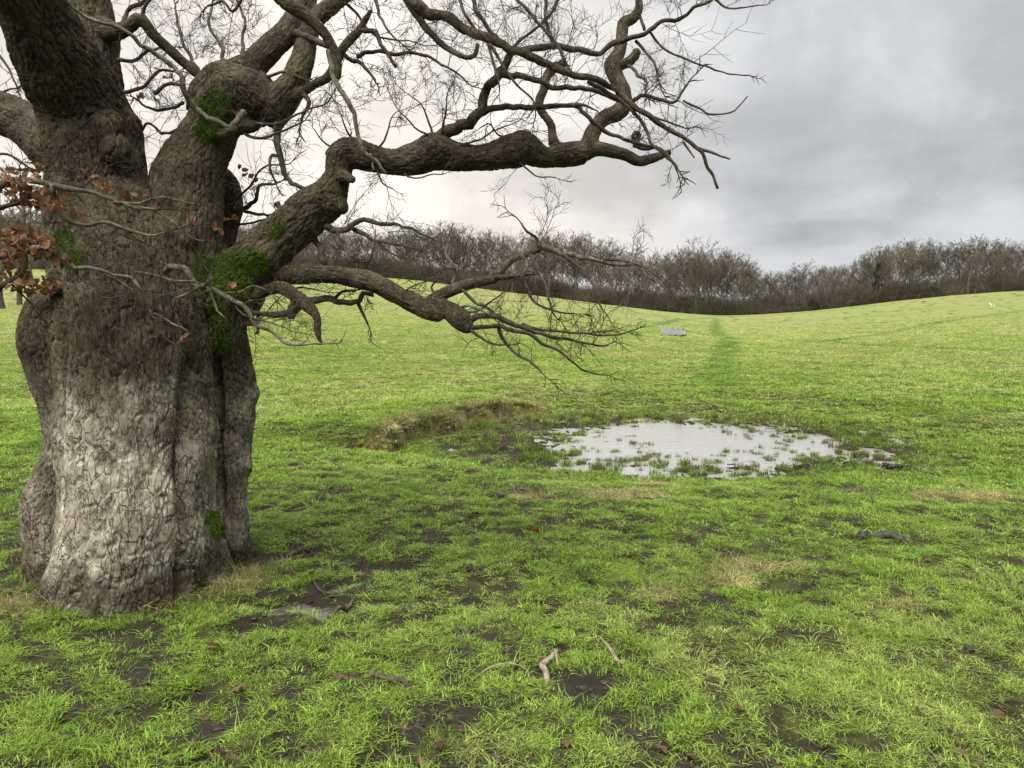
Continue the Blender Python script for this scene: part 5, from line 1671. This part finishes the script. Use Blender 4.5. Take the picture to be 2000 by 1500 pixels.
for (px_, Y, rx, rz, lb) in ((1582, 141.5, 2.0, 1.15, "rounded dark evergreen bush at the wood's edge in the dip"), (727, 143, 1.9, 1.6, "dark evergreen bush at the wood's edge seen above the oak's low limb"), (785, 143, 1.5, 1.2, "smaller dark evergreen bush right of the one above the low limb"),
                             (842, 143, 1.2, 1.1, "low evergreen bush at the wood's edge under the tall slim tree"), (1815, 143, 1.9, 1.0, "low dark bush at the wood's edge on the right slope")):
    X = at_px(px_, Y)
    e = empty("evergreen_bush", (X, Y, float(land(np.array([X]), np.array([Y]), False)[0])), label=lb, category="bush")
    for nm, m_ in (("foliage", leaf_cloud("foliage", 2200, blob(rx, rz), 0.16, M_EVER, int(px_))), ("stem", stem_mesh(rz, 0.08, WT))):
        o = bpy.data.objects.new(nm, m_); COL.objects.link(o); o.parent = e
iv = far_tree(at_px(1712, 143), 143, 3, 2, 11.0, "tree with its trunk wrapped in dark green ivy on the right slope", None, name="ivy_clad_tree")
o = bpy.data.objects.new("ivy", leaf_cloud("ivy", 4200, column(0.95, 1.0, 9.0), 0.17, M_IVY, 77)); COL.objects.link(o); o.parent = iv
o["label"] = "dark green ivy column round the trunk"

# post and wire fence along the wood
M_POST = simple("fence_post", (0.07, 0.062, 0.048), (0.14, 0.125, 0.10), 12, 0.85)
M_WIRE = simple("fence_wire", (0.22, 0.22, 0.22), (0.30, 0.30, 0.30), 5, 0.5)
YF = 139.6
fx = np.arange(-0.2 * YF, 0.74 * YF, 2.6)
fz = land(fx, 0 * fx + YF, False)
fence = empty("fence", (0, YF, 0), label="low post and wire fence along the far wood's edge", category="fence")
v, q, tr, _ = tube(np.array([[0, 0, -.2], [0, 0, .5], [0, 0, 1.0]]), np.array([.05, .05, .045]), 6)
post_me = mesh("post", v, [q, tr], None, False, M_POST)
for a, b_ in zip(fx, fz):
    o = bpy.data.objects.new("post", post_me); COL.objects.link(o); o.parent = fence; o.location = (a, 0, b_ + rng.normal(0, .04)); o.rotation_euler = (rng.normal(0, .05), rng.normal(0, .05), 0)
for hgt_ in (0.3, 0.6, 0.9):
    v, q, tr, _ = tube(np.stack([fx, 0 * fx - 0.06, fz + hgt_], 1), np.full(len(fx), 0.006), 4)
    o = bpy.data.objects.new("wire", mesh("wire", v, [q, tr], None, False, M_WIRE)); COL.objects.link(o); o.parent = fence

# ------------------------------------------------------------------ metal stock trough shelter in the field
M_SHEET = simple("galvanised_sheet", (0.115, 0.13, 0.15), (0.16, 0.175, 0.195), 3, 0.55, 0.1, 0.01, 0.4)
M_CREAM = simple("pale_timber", (0.24, 0.225, 0.17), (0.34, 0.32, 0.25), 6, 0.8)
M_RUST = simple("rusty_iron", (0.08, 0.045, 0.03), (0.16, 0.09, 0.06), 9, 0.8)
M_BLACK = simple("black_rubber", (0.012, 0.012, 0.012), (0.03, 0.03, 0.028), 9, 0.8)
hA = hit(1313, 656)
k_ = float((hA - CAM) @ CF) / FPX          # metres per photo pixel there
tro = empty("livestock_shelter", hA, label="low grey metal livestock shelter with a pale end, alone in the field", category="shelter")
tro.rotation_euler = (0, 0, R(-7))
Wd, Hd = 45 * k_, 15.5 * k_


def prism(name, prof0, prof1, m):
    """solid between two like profiles (lists of points)"""
    a, b_ = np.array(prof0, float), np.array(prof1, float)
    k = len(a)
    fs = [[i, (i + 1) % k, k + (i + 1) % k, k + i] for i in range(k)]
    me = bpy.data.meshes.new(name)
    me.from_pydata([tuple(p) for p in np.vstack([a, b_])], [], fs + [list(range(k))[::-1], list(range(k, 2 * k))])
    me.materials.append(m); me.update()
    o = bpy.data.objects.new(name, me); COL.objects.link(o); o.parent = tro
    return o


dpt = Wd * 0.5


def ark(x, ins=0.0, top=1.0):
    return [(x, -dpt / 2 + ins, 0.16 * Hd), (x, -dpt / 2 + ins + 0.02, 0.30 * Hd), (x, -dpt * 0.16, Hd * top - ins), (x, dpt * 0.16, Hd * top - ins), (x, dpt / 2 - ins - .02, 0.30 * Hd), (x, dpt / 2 - ins, 0.16 * Hd)]


def shift(p, x):
    return [(x, b_, c_) for _, b_, c_ in p]


nrib = 14
for i_ in range(nrib):       # overlapping sheets, each slightly proud of the next
    x0, x1 = -Wd / 2 + 0.06 * Wd + (0.86 * Wd) * i_ / nrib, -Wd / 2 + 0.06 * Wd + (0.86 * Wd) * (i_ + 1) / nrib
    off = 0.012 if i_ % 2 else 0.0
    prism("sheet", ark(x0, off), ark(x1, off), M_SHEET)
prism("end_panel", ark(Wd * 0.425, -0.03), ark(Wd * 0.5, -0.03), M_CREAM)
prism("end_panel", ark(-Wd * 0.47, -0.02), ark(-Wd * 0.44, -0.02), M_CREAM)
prism("skirt_rail", [(-Wd * .46, -dpt / 2 - .05, .10 * Hd), (-Wd * .46, -dpt / 2, .10 * Hd), (-Wd * .46, -dpt / 2, .30 * Hd), (-Wd * .46, -dpt / 2 - .05, .30 * Hd)], [(Wd * .43, -dpt / 2 - .05, .10 * Hd), (Wd * .43, -dpt / 2, .10 * Hd), (Wd * .43, -dpt / 2, .30 * Hd), (Wd * .43, -dpt / 2 - .05, .30 * Hd)], M_CREAM)
prism("end_post", [(Wd * .44, -dpt * .30, .3 * Hd), (Wd * .47, -dpt * .30, .3 * Hd), (Wd * .47, -dpt * .36, .3 * Hd), (Wd * .44, -dpt * .36, .3 * Hd)], [(Wd * .44, -dpt * .30, Hd * 1.02), (Wd * .47, -dpt * .30, Hd * 1.02), (Wd * .47, -dpt * .36, Hd * 1.02), (Wd * .44, -dpt * .36, Hd * 1.02)], M_RUST)
for fxx in (-Wd * 0.49, Wd * 0.42, Wd * 0.53, Wd * 0.12):
    w_ = 0.05 * Wd if abs(fxx) > Wd * .2 else 0.03 * Wd
    prism("skid_foot", [(fxx - w_, -dpt / 2 - .12, -.05), (fxx - w_, dpt / 2, -.05), (fxx - w_ * .6, dpt / 2, .17 * Hd), (fxx - w_ * .6, -dpt / 2 - .12, .17 * Hd)], [(fxx + w_, -dpt / 2 - .12, -.05), (fxx + w_, dpt / 2, -.05), (fxx + w_ * .6, dpt / 2, .17 * Hd), (fxx + w_ * .6, -dpt / 2 - .12, .17 * Hd)], M_BLACK)

# ------------------------------------------------------------------ small white dog far off on the right slope
M_FUR, t, b, out = mat("dog_fur", 0.9)
oc = t.n('ShaderNodeTexCoord').outputs['Object']
sp = t.n('ShaderNodeSeparateXYZ'); t.l(oc, sp.inputs[0])
sad = t.math('MULTIPLY', t.ss(sp.outputs[2], 0.40, 0.44), t.ss(sp.outputs[0], -0.10, -0.02))
sad = t.math('MULTIPLY', sad, t.ss(sp.outputs[0], 0.36, 0.30))
t.l(t.mix(sad, (0.78, 0.76, 0.70), (0.05, 0.045, 0.04)), b.inputs['Base Color'])
hD = hit(1937, 602)
dj = {'pelvis': (.27, 0, .40, .085), 'belly': (.10, 0, .40, .085), 'chest': (-.10, 0, .39, .105), 'neck': (-.20, 0, .50, .065), 'head': (-.26, 0, .58, .062), 'muzz': (-.36, 0, .55, .030), 'ear1': (-.23, .05, .655, .014), 'ear2': (-.23, -.05, .655, .014), 'skull': (-.24, 0, .60, .055),
      'tail1': (.36, 0, .46, .024), 'tail2': (.42, 0, .56, .014)}
ed = [('pelvis', 'belly'), ('belly', 'chest'), ('chest', 'neck'), ('neck', 'skull'), ('skull', 'head'), ('head', 'muzz'), ('skull', 'ear1'), ('skull', 'ear2'), ('pelvis', 'tail1'), ('tail1', 'tail2')]
for sgn, s_ in ((1, 'l'), (-1, 'r')):
    y_ = 0.065 * sgn
    dj.update({'fs' + s_: (-.11, y_, .33, .05), 'fk' + s_: (-.10, y_, .17, .026), 'fp' + s_: (-.10, y_, .03, .022), 'ft' + s_: (-.14, y_, .02, .02),
               'hs' + s_: (.26, y_, .33, .06), 'hk' + s_: (.21, y_, .23, .042), 'hh' + s_: (.32, y_, .14, .022), 'hp' + s_: (.30, y_, .03, .02), 'ht' + s_: (.26, y_, .02, .02)})
    ed += [('chest', 'fs' + s_), ('fs' + s_, 'fk' + s_), ('fk' + s_, 'fp' + s_), ('fp' + s_, 'ft' + s_), ('pelvis', 'hs' + s_), ('hs' + s_, 'hk' + s_), ('hk' + s_, 'hh' + s_), ('hh' + s_, 'hp' + s_), ('hp' + s_, 'ht' + s_)]
keys = list(dj)
me = bpy.data.meshes.new("dog_skeleton")
me.from_pydata([dj[k][:3] for k in keys], [(keys.index(a), keys.index(b_)) for a, b_ in ed], [])
tmpo = bpy.data.objects.new("tmp", me); COL.objects.link(tmpo)
tmpo.modifiers.new("k", 'SKIN'); ss_ = tmpo.modifiers.new("u", 'SUBSURF'); ss_.levels = 2; ss_.render_levels = 2
for i_, k in enumerate(keys):
    sv = me.skin_vertices[0].data[i_]; sv.radius = (dj[k][3], dj[k][3]); sv.use_root = (k == 'pelvis')
dg = bpy.context.evaluated_depsgraph_get()
dm_ = bpy.data.meshes.new_from_object(tmpo.evaluated_get(dg)); bpy.data.objects.remove(tmpo)
dm_.name = "dog"; dm_.materials.clear(); dm_.materials.append(M_FUR)
dm_.polygons.foreach_set('use_smooth', np.ones(len(dm_.polygons), bool))
dog = obj("dog", dm_, label="small white dog with a dark back standing far up the right slope", category="dog")
dog.location = hD; dog.rotation_euler = (0, R(-4), R(12))
